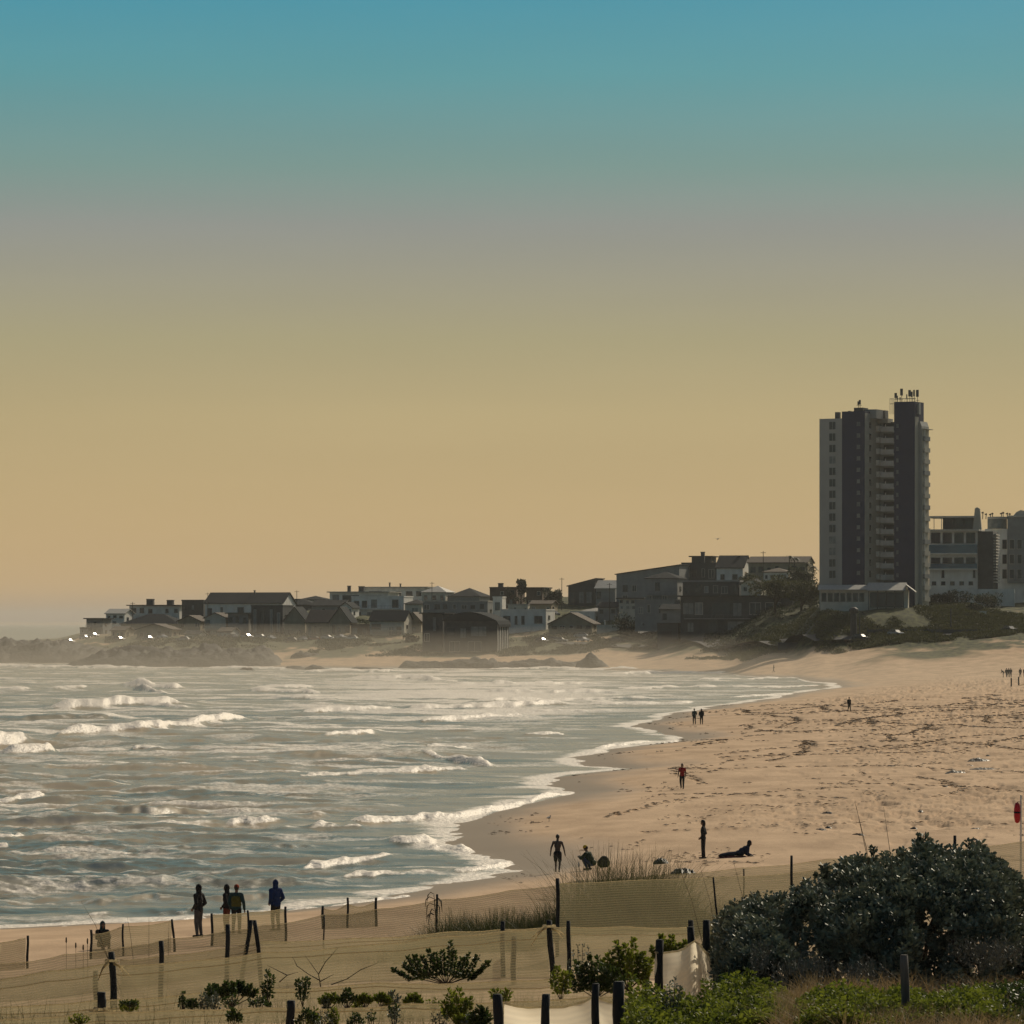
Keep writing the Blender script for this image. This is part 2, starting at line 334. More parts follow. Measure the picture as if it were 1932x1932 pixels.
# ------------------------------------------------------------------ sea
# breakers: (x0,y0, x1,y1, height m, foam 0..1, trail m)
BRK = [
 (205, 1296, 350, 1300, 1.9, 1.0, 60), (250, 1300, 318, 1312, 1.3, .9, 10), (80, 1336, 375, 1328, 2.0, 1.0, 50), (230, 1330, 370, 1338, 1.0, .9, 10),
 (60, 1302, 180, 1298, 1.0, .5, 20), (-80, 1300, 70, 1303, .9, .6, 20),
 (95, 1388, 300, 1376, 1.25, 1.0, 10), (240, 1380, 490, 1357, 1.35, 1.0, 30), (-60, 1406, 60, 1400, 1.5, 1.0, 12), (0, 1418, 108, 1414, 1.1, 1.0, 8),
 (245, 1412, 310, 1412, .55, 1.0, 6), (-40, 1510, 90, 1502, .35, .6, 4), (-40, 1592, 52, 1585, .55, 1.0, 3), (-60, 1600, 20, 1600, .4, 1.0, 2),
 (455, 1306, 620, 1310, 1.3, .9, 70), (500, 1318, 640, 1322, 1.1, .9, 40), (470, 1300, 600, 1298, .8, .7, 30),
 (560, 1345, 760, 1336, .8, .8, 20), (740, 1338, 1090, 1328, .9, .95, 22), (860, 1322, 1245, 1318, 1.0, .95, 30), (780, 1362, 1000, 1350, .75, .9, 12),
 (1090, 1330, 1330, 1326, .5, .7, 12), (800, 1295, 1150, 1290, 1.0, .8, 60), (640, 1280, 900, 1284, 1.2, .95, 60), (560, 1270, 760, 1268, 1.3, .9, 60),
 (860, 1306, 1180, 1309, .9, .8, 40), (590, 1392, 720, 1382, .8, .55, 15), (980, 1392, 1070, 1388, .4, .7, 8), (960, 1340, 1200, 1344, .4, .5, 10),
 (800, 1416, 890, 1414, .7, .9, 10), (640, 1468, 900, 1454, .75, 1.0, 5), (780, 1422, 935, 1446, .7, 1.0, 8), (560, 1474, 700, 1468, .45, .9, 4),
 (430, 1556, 640, 1548, .55, .25, 6), (640, 1557, 860, 1544, .7, 1.0, 5), (820, 1548, 1000, 1520, .5, 1.0, 4), (900, 1534, 1080, 1498, .5, 1.0, 4),
 (500, 1566, 700, 1562, .6, .5, 3), (720, 1585, 820, 1590, .5, .9, 3), (800, 1598, 890, 1606, .35, 1.0, 2), (270, 1562, 560, 1552, .45, .45, 4),
 (560, 1640, 760, 1612, .4, .65, 4), (620, 1655, 900, 1640, .2, .5, 3), (840, 1650, 965, 1632, .25, 1.0, 3),
 (1150, 1300, 1450, 1298, .6, .8, 25), (1300, 1283, 1520, 1280, .7, .75, 30), (1420, 1300, 1560, 1294, .5, .9, 14), (1100, 1272, 1400, 1270, .9, .8, 40),
 (1370, 1316, 1500, 1310, .4, .9, 8), (0, 1258, 300, 1262, 1.4, .9, 30), (-300, 1262, 60, 1256, 1.4, .8, 40), (380, 1262, 560, 1264, .8, .8, 30), (900, 1262, 1250, 1264, 1.0, .85, 40),
 (1110, 1412, 1240, 1400, .25, .9, 3), (1230, 1404, 1285, 1398, .15, .8, 2), (0, 1452, 230, 1446, .45, .12, 6), (0, 1528, 400, 1530, .5, .1, 4), (300, 1604, 640, 1600, .35, .1, 3),
 (0, 1668, 640, 1664, .4, .08, 3), (120, 1700, 560, 1692, .3, .08, 2), (450, 1420, 830, 1432, .4, .15, 8), (560, 1400, 900, 1396, .5, .15, 8), (-60, 1356, 250, 1352, .7, .1, 10),
 (900, 1376, 1300, 1372, .25, .08, 8), (1000, 1424, 1150, 1418, .25, .05, 5), (200, 1748, 520, 1728, .14, .7, 1.4), (-80, 1768, 240, 1752, .15, .8, 1.5), (60, 1735, 420, 1716, .22, .4, 1.5), (520, 1722, 820, 1694, .2, .8, 1.4),
]
def build_sea():
    pxs = np.concatenate([np.linspace(-900, -90, 80)[:-1], np.linspace(-90, 1700, 1000), np.linspace(1700, 2400, 30)[1:]])
    pys = np.concatenate([np.linspace(1830, 1440, 520), np.linspace(1439.4, 1240, 420)])
    Ys = 96000.0 / (pys - HZ)
    Ys = np.concatenate([Ys, np.geomspace(Ys[-1] * 1.01, 2500, 60), np.geomspace(2600, 50000, 30)])
    PX, YY = np.meshgrid(pxs, Ys); X = (PX - CX) * YY / F
    gzv = ground(X, YY)
    deep = sstep(0.1, -1.2, gzv)
    fade = sstep(3000, 1500, YY)
    yl_ = np.arange(60, 60000, 1.0); YL = np.interp(YY, yl_, np.cumsum(1 / np.clip(yl_ / 220, .35, 3.2)))   # wave scale grows with distance from the beach
    res = np.clip(YY / 220, .35, 3.2)
    # swell and chop
    n = fbm(X / (4.6 * res), YL / 4.2 + X * .02, 4) - .5
    n2 = fbm(X / (1.4 * res) + 40, YL / 1.5, 3) - .5
    lng = fbm(X / (34 * res) + 3, YL / 10 - X * .02, 3) - .5
    rid = 1 - np.abs(fbm(X / (14 * res) + 9, YL / 6.5 - X * .03, 3) * 2 - 1)
    Z = (n * .95 + n2 * .34 + lng * 1.1 + (rid - .78) * .55) * np.clip(res, .5, 1.0) * (1 - .35 * sstep(300, 900, YY)) * (.10 + .90 * deep) * fade
    foam = np.zeros_like(Z); G = np.zeros_like(Z); ZB = np.zeros_like(Z)
    nf = fbm(X / (3.6 * res), YL / 3.0, 4); nf2 = fbm(X / (.9 * res), YL / 1.0, 3); nf3 = fbm(X / (9 * res) + 7, YL / 5, 3)
    for bi, (x0, y0, x1, y1, h, fo, tr) in enumerate(BRK):
        A = P(x0, y0, 96000.0 / (y0 - HZ)); B = P(x1, y1, 96000.0 / (y1 - HZ))
        w = max(1.3, min(.010 * float(A.y), 6)) * (.6 + .5 * h); mg = w * 3.5 + tr * 3 + 5; hh = h * .62
        yl, yh_ = min(A.y, B.y) * .985 - mg, max(A.y, B.y) * 1.015 + mg
        r0, r1 = np.searchsorted(Ys, [yl, yh_]); c0, c1 = np.searchsorted(pxs, [min(x0, x1) - 60, max(x0, x1) + 60])
        if r1 <= r0 or c1 <= c0: continue
        sl = (slice(r0, r1), slice(c0, c1)); Px = PX[sl]; Yy = YY[sl]
        t = (Px - x0) / (x1 - x0); tt = np.clip(t, 0, 1)
        Yc = 1 / ((1 - tt) / A.y + tt / B.y)
        Yc = Yc * (1 + .012 * (vnoise(Px / 70. + bi * 7, Px * 0 + bi) - .5) + .008 * (vnoise(Px / 19. + bi * 3, Px * 0 + bi * 2) - .5) * 1.0)
        dd = Yy - Yc
        env = sstep(-.06, .25, t) * sstep(1.06, .78, t) * (.45 + .95 * vnoise(Px / 38. + bi * 11, Px * 0 + 5)) * (.9 + .2 * vnoise(Px / 11. + bi * 5, Px * 0 + 2))
        prof = np.where(dd < 0, np.exp(-(dd / (w * .8)) ** 2), np.exp(-(dd / (w * 1.8)) ** 2))
        Z[sl] = Z[sl] * (1 - prof * np.clip(env, 0, 1) * .6) + hh * env * prof; ZB[sl] += hh * env * prof
        if fo > 0:
            face = np.where(dd < 0, np.exp(-(dd / (w * .85)) ** 4), np.exp(-dd / max(tr * .6, w * .9)))
            G[sl] = np.maximum(G[sl], env * face * min(1, fo + .3) * (.45 + .55 * fo))
    q1 = fbm(X / (2.6 * res) + 3, YL / 2.6 + ZB / (.30 * res), 4); q2 = fbm(X / (.8 * res), YL / 1.0 + ZB / (.12 * res), 3)
    foam = np.maximum(foam, sstep(.21, .56, G * (.10 + 1.25 * q1 + .55 * q2)))
    Z += foam * (q2 - .4) * .16 * np.clip(res, .6, 2.2) * (ZB > .03)
    # foam streaks left on the water between the breakers
    streak = fbm(X / (44 * res), YL / 2.3 + X * .05, 4)
    foam = np.maximum(foam, sstep(.50, .70, streak + .26 * (nf2 - .5)) * .72 * fade * deep)
    foam = np.maximum(foam, sstep(.50, .74, nf + .3 * (nf3 - .5)) * .50 * fade)
    surf = sstep(1.0, 0, np.abs(PX - 900) / 700) * sstep(1400, 1335, HZ + 96000 / YY) * sstep(1238, 1262, HZ + 96000 / YY)
    foam = np.maximum(foam, sstep(.46, .66, fbm(X / (14 * res) + 5, YL / 4.5 + 3, 4) + surf * .10 + .2 * (nf2 - .5)) * surf * .80)
    # swash: lace of foam at the very edge
    edge = sstep(-.26, -.02, gzv) * sstep(.12, .0, gzv)
    foam = np.maximum(foam, sstep(.62, 1.02, edge * .50 + nf * .60 + nf3 * .35) * edge)
    Z = Z + foam * (nf2 - .35) * .14 * np.clip(res, .5, 2.0) * deep
    # swash tongues ride up the sand a little
    Z = Z + .12 * sstep(-.5, 0, gzv) * (fbm(X / 9, YY / 7, 3) - .45)
    V = np.stack([X, YY, Z], -1).reshape(-1, 3)
    m = bpy.data.materials.new('sea_water'); m.use_nodes = True; t = m.node_tree; b = t.nodes['Principled BSDF']; LN = t.links
    def nn(ty): return t.nodes.new(ty)
    geo = nn('ShaderNodeNewGeometry'); at = nn('ShaderNodeAttribute'); at.attribute_name = 'foam'
    mp = nn('ShaderNodeMapping'); mp.inputs['Scale'].default_value = (1, .55, 2.2); LN.new(geo.outputs['Position'], mp.inputs[0])
    nb = nn('ShaderNodeTexNoise'); nb.inputs['Scale'].default_value = 1.4; nb.inputs['Detail'].default_value = 7; nb.inputs['Roughness'].default_value = .6; LN.new(mp.outputs[0], nb.inputs['Vector'])
    bp = nn('ShaderNodeBump'); bp.inputs['Distance'].default_value = .08; bp.inputs['Strength'].default_value = .45; LN.new(nb.outputs[0], bp.inputs['Height'])
    LN.new(bp.outputs[0], b.inputs['Normal'])
    b.inputs['Base Color'].default_value = (.085, .100, .082, 1); b.inputs['Roughness'].default_value = .22; b.inputs['IOR'].default_value = 1.33
    fo_ = nn('ShaderNodeBsdfPrincipled'); fo_.inputs['Base Color'].default_value = (.80, .72, .61, 1); fo_.inputs['Roughness'].default_value = .55; fo_.inputs['Specular IOR Level'].default_value = .5
    nb2 = nn('ShaderNodeTexNoise'); nb2.inputs['Scale'].default_value = 3.0; nb2.inputs['Detail'].default_value = 8; LN.new(mp.outputs[0], nb2.inputs['Vector'])
    bp2 = nn('ShaderNodeBump'); bp2.inputs['Distance'].default_value = .25; bp2.inputs['Strength'].default_value = .7; LN.new(nb2.outputs[0], bp2.inputs['Height']); LN.new(bp2.outputs[0], fo_.inputs['Normal'])
    # break the foam up finely
    nl = nn('ShaderNodeTexNoise'); nl.inputs['Scale'].default_value = 2.2; nl.inputs['Detail'].default_value = 8; nl.inputs['Roughness'].default_value = .65; LN.new(mp.outputs[0], nl.inputs['Vector'])
    ad = nn('ShaderNodeMath'); ad.operation = 'ADD'; LN.new(nl.outputs[0], ad.inputs[0]); LN.new(at.outputs['Fac'], ad.inputs[1])
    rg = nn('ShaderNodeMapRange'); rg.interpolation_type = 'SMOOTHSTEP'; rg.inputs[1].default_value = .66; rg.inputs[2].default_value = 1.36; LN.new(ad.outputs[0], rg.inputs[0])
    mxs = nn('ShaderNodeMixShader'); LN.new(rg.outputs[0], mxs.inputs[0]); LN.new(b.outputs[0], mxs.inputs[1]); LN.new(fo_.outputs[0], mxs.inputs[2])
    LN.new(mxs.outputs[0], t.nodes['Material Output'].inputs[0])
    ta = nn('ShaderNodeAttribute'); ta.attribute_name = 'murk_and_glare'; tm = nn('ShaderNodeMix'); tm.data_type = 'RGBA'; LN.new(ta.outputs['Fac'], tm.inputs[0])
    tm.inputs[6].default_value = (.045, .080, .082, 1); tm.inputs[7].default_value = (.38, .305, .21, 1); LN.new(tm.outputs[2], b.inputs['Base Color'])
    murk_glare = np.clip(sstep(170, 420, YY) * .62 + .30 + (fbm(X / (30 * res) + 8, YL / 3.2 + 4, 4) - .5) * 1.9, 0, 1) * fade  # sandy murk plus warm sun glare put into the water colour
    o = npmesh('sea', V, gridfaces(len(Ys), len(pxs)), m, attrs={'foam': foam.ravel(), 'murk_and_glare': murk_glare.ravel()})
    tag(o, 'rough sea with breaking waves', kind='structure')
build_sea()

# ------------------------------------------------------------------ haze
hz = MB().box(-4200, 4200, -60, 26000, -6, 84)
hm = bpy.data.materials.new('haze'); hm.use_nodes = True; t = hm.node_tree; t.nodes.clear()
ho = t.nodes.new('ShaderNodeOutputMaterial'); pv = t.nodes.new('ShaderNodeVolumePrincipled')
pv.inputs['Color'].default_value = (.86, .84, .78, 1); pv.inputs['Density'].default_value = .00005; pv.inputs['Anisotropy'].default_value = .25
t.links.new(pv.outputs[0], ho.inputs['Volume'])
mm = hm.copy(); mm.name = 'sea_mist'; mm.node_tree.nodes['Principled Volume'].inputs['Density'].default_value = .0014; mm.node_tree.nodes['Principled Volume'].inputs['Color'].default_value = (.96, .86, .70, 1)
b = MB(); b.prism_x([(560, -3), (1700, -3), (1700, 13), (1330, 12), (1000, 6), (560, 1.2)], -420, 150); mo_ = b.build('sea_mist', mm); bm_ = bmesh.new(); bm_.from_mesh(mo_.data); bmesh.ops.recalc_face_normals(bm_, faces=bm_.faces); bm_.to_mesh(mo_.data); bm_.free(); tag(mo_, 'low spray mist over the rocks and the foot of the headland', kind='stuff')
hzo = hz.build('haze', hm); tag(hzo, 'warm sea haze over the bay', kind='stuff')

# ------------------------------------------------------------------ materials
M = {}
M['white_wall'] = mat('white_wall', (.82, .80, .74), .85, (.66, .63, .57), .6, stretch=(1, 1, .4))
M['pale_wall'] = mat('pale_wall', (.62, .59, .50), .85, (.50, .47, .39), .6)
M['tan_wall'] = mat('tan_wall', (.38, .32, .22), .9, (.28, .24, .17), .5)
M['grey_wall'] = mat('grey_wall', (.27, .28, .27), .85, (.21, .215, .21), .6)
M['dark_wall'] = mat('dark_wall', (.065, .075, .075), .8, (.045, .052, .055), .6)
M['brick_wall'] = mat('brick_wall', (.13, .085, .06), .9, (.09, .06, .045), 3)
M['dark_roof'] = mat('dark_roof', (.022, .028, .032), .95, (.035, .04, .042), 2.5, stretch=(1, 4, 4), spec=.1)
M['brown_roof'] = mat('brown_roof', (.10, .075, .055), .85, (.07, .055, .04), 2)
M['light_roof'] = mat('light_roof', (.42, .40, .35), .6, (.34, .32, .28), 1.5)
M['trim'] = mat('trim', (.62, .58, .50), .7)
M['chimney'] = mat('chimney', (.09, .09, .085), .9)
M['glass'] = mat('window_glass', (.02, .026, .032), .08, (.03, .035, .04), .4, spec=.6)
M['glass_pale'] = mat('curtained_glass', (.22, .24, .22), .25, (.12, .14, .14), .7, spec=.5)
M['frame_dark'] = mat('frame_dark', (.05, .05, .05), .6)
M['navy_paint'] = mat('navy_paint', (.010, .024, .070), .75, (.008, .020, .058), .3)
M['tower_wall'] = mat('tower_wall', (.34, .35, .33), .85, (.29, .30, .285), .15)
M['lit_tower_side'] = mat('lit_tower_side', (.44, .42, .35), .85, (.38, .36, .30), .15)  # warmer and paler than the front wall; grazing sun put into the colour
M['metal'] = mat('grey_metal', (.18, .18, .18), .5, metal=.6)
M['concrete'] = mat('concrete', (.30, .29, .26), .9)
M['asphalt'] = mat('asphalt', (.075, .072, .068), .9)
M['rock'] = mat('rock', (.036, .032, .026), .8, (.020, .018, .015), .5, bump=.4, bscale=1.2)
M['trunk'] = mat('bark', (.09, .075, .055), .95, (.05, .04, .03), 6)
M['tree_leaf'] = mat('tree_leaf', (.045, .058, .022), .6, (.022, .032, .014), .6, trans=.25)
M['pale_leaf'] = mat('pale_tree_leaf', (.095, .095, .030), .65, (.045, .052, .018), .5, trans=.25)
M['kelp'] = mat('kelp', (.022, .018, .014), .5, (.035, .028, .018), 8)

# ------------------------------------------------------------------ leaf clouds, tubes, trees
def leaf_cloud(name, C, D, Lh, Wd, m, parent=None, loc=None, fold=.25, jit=.5):
    """C centres (n,3), D pointing directions (n,3), leaves of length Lh and width Wd: folded six-point leaves"""
    n = len(C); C = np.asarray(C, float); D = np.asarray(D, float) + rng.normal(0, jit, (n, 3)); D /= np.linalg.norm(D, axis=1)[:, None] + 1e-9
    A = np.cross(D, rng.normal(0, 1, (n, 3))); A /= np.linalg.norm(A, axis=1)[:, None] + 1e-9; U = np.cross(A, D)
    l = (Lh * rng.uniform(.6, 1.25, n))[:, None]; w = (Wd * rng.uniform(.7, 1.2, n))[:, None] * .5
    b = C; q1 = C + D * l * .35; q2 = C + D * l * .78; tp = C + D * l - U * l * .10
    V = np.stack([b, q1 + A * w + U * w * fold, q2 + A * w * .8 + U * w * fold, tp, q2 - A * w * .8 + U * w * fold, q1 - A * w + U * w * fold], 1).reshape(-1, 3)
    i = np.arange(n)[:, None] * 6
    Fc = np.concatenate([i + np.array([[0, 1, 2, 3]]), i + np.array([[0, 3, 4, 5]])], 0)
    return npmesh(name, V, Fc, m, parent, smooth=False, loc=loc)

def make_tree(name, label, px, Y, yb, yt, wpx, m, cat='tree', group=None, crown_frac=.7, flat=1.0, n=900, leafs=.55, trunk_r=.25, lean=0):
    zb = gzp(px, Y) - .3 if yb is None else min(ZZ(yb, Y), gzp(px, Y)); X = XX(px, Y); zt = ZZ(yt, Y); H = zt - zb; Wm = wpx * Y / F / 2
    r = empty(name, (X, Y, zb), 0, label, cat, group)
    t = MB(); t.tube([(0, 0, 0), (lean * .3, 0, H * .3), (lean * .6, 0, H * .55), (lean, 0, H * .8)], [trunk_r, trunk_r * .8, trunk_r * .6, trunk_r * .25], 7)
    clumps = []
    for k in range(9):
        a = rng.uniform(0, 6.28); q = rng.uniform(.35, .95); hh = H * (1 - crown_frac) + H * crown_frac * rng.uniform(.15, .9)
        e = Vector((math.cos(a) * Wm * q, math.sin(a) * Wm * q * .9, hh)); s_ = Vector((lean * .5, 0, H * (1 - crown_frac) * rng.uniform(.6, 1.1)))
        t.tube([s_, s_.lerp(e, .55) + Vector((0, 0, H * .06)), e], [trunk_r * .5, trunk_r * .3, .03], 5); clumps.append((e, Wm * rng.uniform(.28, .48)))
    t.build('trunk', M['trunk'], r, True)
    for k in range(14):
        u = rng.normal(0, 1, 3); u /= np.linalg.norm(u); u *= rng.uniform(.45, .92)
        clumps.append((Vector((u[0] * Wm + lean, u[1] * Wm, H * (1 - crown_frac * .5) + u[2] * H * crown_frac * .42 * flat)), Wm * rng.uniform(.22, .42)))
    Cs = []; Ds = []
    for c, rr in clumps:
        k = n // len(clumps); u = rng.normal(0, 1, (k, 3)); u /= np.linalg.norm(u, axis=1)[:, None]; q = rng.uniform(.55, 1.05, k)[:, None]
        Cs.append(np.array(c) + u * q * rr * np.array([1, 1, .62])); Ds.append(u)
    C = np.concatenate(Cs); C[:, 2] = np.clip(C[:, 2], H * (1 - crown_frac) * .7, H * 1.02)
    leaf_cloud('crown', C, np.concatenate(Ds), leafs, leafs * .6, m, r, jit=.7)
    return r

# ------------------------------------------------------------------ houses
def Yof(px, yb):
    Ys = np.arange(1000, 1800, 4.0); X = (px - CX) * Ys / F; g = ground(X, Ys); py = HZ + F * (CZ - g) / Ys
    k = np.where(py <= yb)[0]
    return float(Ys[k[0]]) if len(k) else 1500.

def window(parent, x0, x1, z0, z1, y, pane=None, axis='y', frame=None, mull=True):
    """frame mesh proud of the wall, its pane a sub-part"""
    w = .09; f = MB(); g = MB(); d = .10
    if axis == 'y':
        f.box(x0, x1, y - d, y + .02, z1 - w, z1); f.box(x0 - .08, x1 + .08, y - d - .06, y + .02, z0 - w * .6, z0 + w * .6)
        f.box(x0, x0 + w, y - d, y + .02, z0 + w * .6, z1 - w); f.box(x1 - w, x1, y - d, y + .02, z0 + w * .6, z1 - w)
        if mull and x1 - x0 > 1.4: f.box((x0 + x1) / 2 - .04, (x0 + x1) / 2 + .04, y - d + .02, y + .02, z0 + w * .6, z1 - w)
        g.box(x0 + w, x1 - w, y - .035, y + .01, z0 + w * .6, z1 - w)
    else:   # on the right-hand wall, y is the x position of that wall; x0,x1 run along depth
        f.box(y - .02, y + d, x0, x1, z1 - w, z1); f.box(y - .02, y + d + .05, x0 - .05, x1 + .05, z0 - w * .6, z0 + w * .6)
        f.box(y - .02, y + d, x0, x0 + w, z0 + w * .6, z1 - w); f.box(y - .02, y + d, x1 - w, x1, z0 + w * .6, z1 - w)
        g.box(y - .01, y + .035, x0 + w, x1 - w, z0 + w * .6, z1 - w)
    fo = f.build('window', frame or M['trim'], parent); g.build('pane', pane or M['glass'], fo)
    return fo

def house(label, x0, x1, yb, ye, wall='pale_wall', roof='flat', rise=8, rm='dark_roof', depth=11, yaw=14, wins=None, auto=None, chim=(), Y=None, over=.5,
          balcony=None, door=False, cat='house', name='house', garage=False, side=True):
    """x0,x1 facade edges, yb ground line, ye eaves line; wins = [(fx0,fx1,fz0,fz1)] fractions of the facade"""
    Y = Y or Yof((x0 + x1) / 2, yb); s = Y / F; a = R(yaw); w = (x1 - x0) * s / math.cos(a) - depth * math.tan(a) * .35; h = (yb - ye) * s; rs = rise * s
    w = max(w, 3)
    X = XX(x0, Y); zb = ZZ(yb, Y)
    r = empty(name, (X, Y, zb), -a, label, cat)
    m = M[wall]; B = -4.0
    wl = MB()
    if roof in ('flat', 'slab', 'hip', 'arch'): wl.box(0, w, 0, depth, B, h)
    elif roof == 'gy': wl.prism_y([(0, B), (w, B), (w, h), (w / 2, h + rs), (0, h)], 0, depth)
    elif roof == 'gx': wl.prism_x([(0, B), (0, h), (depth / 2, h + rs), (depth, h), (depth, B)], 0, w)
    elif roof == 'mono': wl.prism_y([(0, B), (w, B), (w, h + rs), (0, h)], 0, depth)
    elif roof == 'monol': wl.prism_y([(0, B), (w, B), (w, h), (0, h + rs)], 0, depth)
    wo = wl.build('wall', m, r)
    rf = MB(); T = .28; o = over
    if roof == 'flat': # parapet with inset deck
        rf.box(-.12, w + .12, -.12, .18, h + .002, h + .45); rf.box(-.12, w + .12, depth - .18, depth + .12, h + .002, h + .45)
        rf.box(-.12, .18, .18, depth - .18, h + .002, h + .45); rf.box(w - .18, w + .12, .18, depth - .18, h + .002, h + .45)
    elif roof == 'slab': rf.box(-o * 1.6, w + o * 1.6, -o * 2, depth + o, h + .003, h + .36)
    elif roof == 'gy':
        k = rs / (w / 2); oh = o * k
        rf.prism_y([(-o, h - oh + .02), (w / 2, h + rs + .02), (w + o, h - oh + .02), (w + o, h - oh + T), (w / 2, h + rs + T), (-o, h - oh + T)], -o, depth + o)
    elif roof == 'gx':
        k = rs / (depth / 2); oh = o * k
        rf.prism_x([(-o, h - oh + .02), (-o, h - oh + T), (depth / 2, h + rs + T), (depth + o, h - oh + T), (depth + o, h - oh + .02), (depth / 2, h + rs + .02)], -o, w + o)
    elif roof in ('mono', 'monol'):
        zl, zr = (h, h + rs) if roof == 'mono' else (h + rs, h); k = (zr - zl) / w
        rf.prism_y([(-o, zl - o * k + .02), (w + o, zr + o * k + .02), (w + o, zr + o * k + T), (-o, zl - o * k + T)], -o, depth + o)
    elif roof == 'hip':
        c = min(w, depth) / 2
        vs = [(-o, -o, h), (w + o, -o, h), (w + o, depth + o, h), (-o, depth + o, h), (-o, -o, h + .2), (w + o, -o, h + .2), (w + o, depth + o, h + .2), (-o, depth + o, h + .2),
              (min(c, w / 2 - .05), depth / 2, h + rs), (max(w - c, w / 2 + .05), depth / 2, h + rs)]
        rf.add(vs, [(3, 2, 1, 0), (0, 1, 5, 4), (1, 2, 6, 5), (2, 3, 7, 6), (3, 0, 4, 7), (4, 5, 9, 8), (5, 6, 9), (6, 7, 8, 9), (7, 4, 8)])
    elif roof == 'arch':
        pts = [(w * t_, h + rs * math.sin(math.pi * (0.12 + .83 * t_)) - rs * .12) for t_ in [i / 10 for i in range(11)]]
        poly = [(-o, h)] + [(x, z) for x, z in pts] + [(w + o, h - rs * .3), (w + o, h - rs * .55), (w, h)] + [(-o, h)][:0]
        rf.prism_y(poly, -o, depth + o)
    ro = rf.build('roof', M[rm], r)
    for (cx_, cw, ch_) in chim:    # px position, px width, px height above the roof line
        lx = (cx_ - x0) * s; cw_ = cw * s; c = MB(); zt = h + rs * (0 if roof in ('flat', 'slab') else .8) + ch_ * s
        c.box(lx - cw_ / 2, lx + cw_ / 2, depth * .4, depth * .4 + max(.7, cw_ * .7), h - .2, zt); c.box(lx - cw_ / 2 - .12, lx + cw_ / 2 + .12, depth * .4 - .12, depth * .4 + max(.7, cw_ * .7) + .12, zt + .002, zt + .22)
        c.build('chimney', M['chimney'], ro)
    W_ = list(wins or [])
    if auto:
        nr, nc = auto; rr_ = random.Random(int(x0 * 7 + yb))
        for i in range(nr):
            for j in range(nc):
                if rr_.random() < .14: continue
                c0 = (j + .5) / nc + rr_.uniform(-.04, .04) / nc * 3; hw = rr_.uniform(.16, .34) / nc
                z0 = (i + .28 + rr_.uniform(-.05, .05)) / nr; z1 = z0 + rr_.uniform(.36, .52) / nr
                W_.append((c0 - hw, c0 + hw, z0, z1))
    for wi in W_:
        pn = M['glass_pale'] if (len(wi) > 4 and wi[4] == 'p') or (len(wi) == 4 and random.random() < .2) else M['glass']
        window(r, wi[0] * w, wi[1] * w, wi[2] * h, wi[3] * h, 0, pn, frame=M['trim'] if wall not in ('white_wall',) and random.random() < .4 else M['frame_dark'])
    if side:
        for zz_ in ([h * .55] if h < 5 else [h * .25, h * .68]):
            window(r, depth * .25, depth * .45, zz_ - .6, zz_ + .6, w, axis='x', frame=M['frame_dark'])
    if door:
        d = MB(); d.box(w * door, w * door + 1.0, -.06, .02, 0, 2.1); dd = d.build('door', M['frame_dark'], r)
        k = MB(); k.box(w * door + .82, w * door + .88, -.12, -.06, .98, 1.08); k.build('handle', M['metal'], dd)
    if balcony:
        for fz in balcony:
            b = MB(); b.box(w * .04, w * .96, -1.5, -.01, h * fz - .22, h * fz); bo = b.build('balcony', M[wall] if wall != 'dark_wall' else M['grey_wall'], r)
            q = MB(); q.box(w * .04, w * .96, -1.5, -1.44, h * fz + .92, h * fz + 1.0)
            nn_ = int(w * .92 / 1.1)
            for i in range(nn_ + 1): xx_ = w * .04 + (w * .92 - .05) * i / max(nn_, 1); q.box(xx_, xx_ + .05, -1.49, -1.45, h * fz + .002, h * fz + .918)
            q.build('railing', M['metal'], bo)
    if garage:
        g = MB(); g0, g1 = garage; g.box(w * g0, w * g1, -.05, .02, 0, 2.3)
        for i in range(4): g.box(w * g0 + .05, w * g1 - .05, -.075, -.052, .12 + .56 * i, .5 + .56 * i)
        g.build('garage_door', M['frame_dark'], r)
    return r

# ---- the headland suburb, west to east, front rows first
house('small dark-eaved beach house at the seaward tip of the houses', 151, 165, 1196, 1186, 'grey_wall', 'flat', auto=(1, 2), depth=8, Y=1462)
house('grey flat-topped two-storey house nearest the open sea', 163, 199, 1200, 1168, 'grey_wall', 'slab', auto=(2, 3), depth=9, Y=1466, balcony=[.5])
house('pale low-gabled house stepping up behind the seaward flat-topped house', 200, 240, 1180, 1158, 'white_wall', 'gx', 8, 'light_roof', auto=(2, 3), depth=10, Y=1505)
house('low tan house under the dark hip roof near the sea end', 228, 345, 1200, 1178, 'tan_wall', 'hip', 20, 'dark_roof', auto=(1, 7), depth=15, Y=1425, door=.4)
house('pale penthouse house with overhanging slab roof and two dark chimneys', 244, 346, 1180, 1143, 'white_wall', 'slab', 0, 'dark_roof', auto=(2, 6), depth=13, Y=1520, chim=[(275, 13, 12), (315, 12, 10)])
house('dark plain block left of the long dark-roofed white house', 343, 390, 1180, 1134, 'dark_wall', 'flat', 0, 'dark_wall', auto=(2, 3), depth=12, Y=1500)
house('long dark roof over a white wall with an aerial on its ridge', 387, 542, 1176, 1138, 'white_wall', 'gx', 19, 'dark_roof', wins=[(.03, .09, .25, .75), (.2, .23, .2, .8), (.42, .5, .3, .8), (.62, .7, .3, .8), (.8, .93, .3, .75)], depth=15, Y=1470, chim=[(474, 2, 8)])
house('low tan cottage with brown roof below the dark hip roof', 258, 330, 1206, 1188, 'tan_wall', 'gy', 10, 'brown_roof', auto=(1, 4), depth=10, Y=1385)
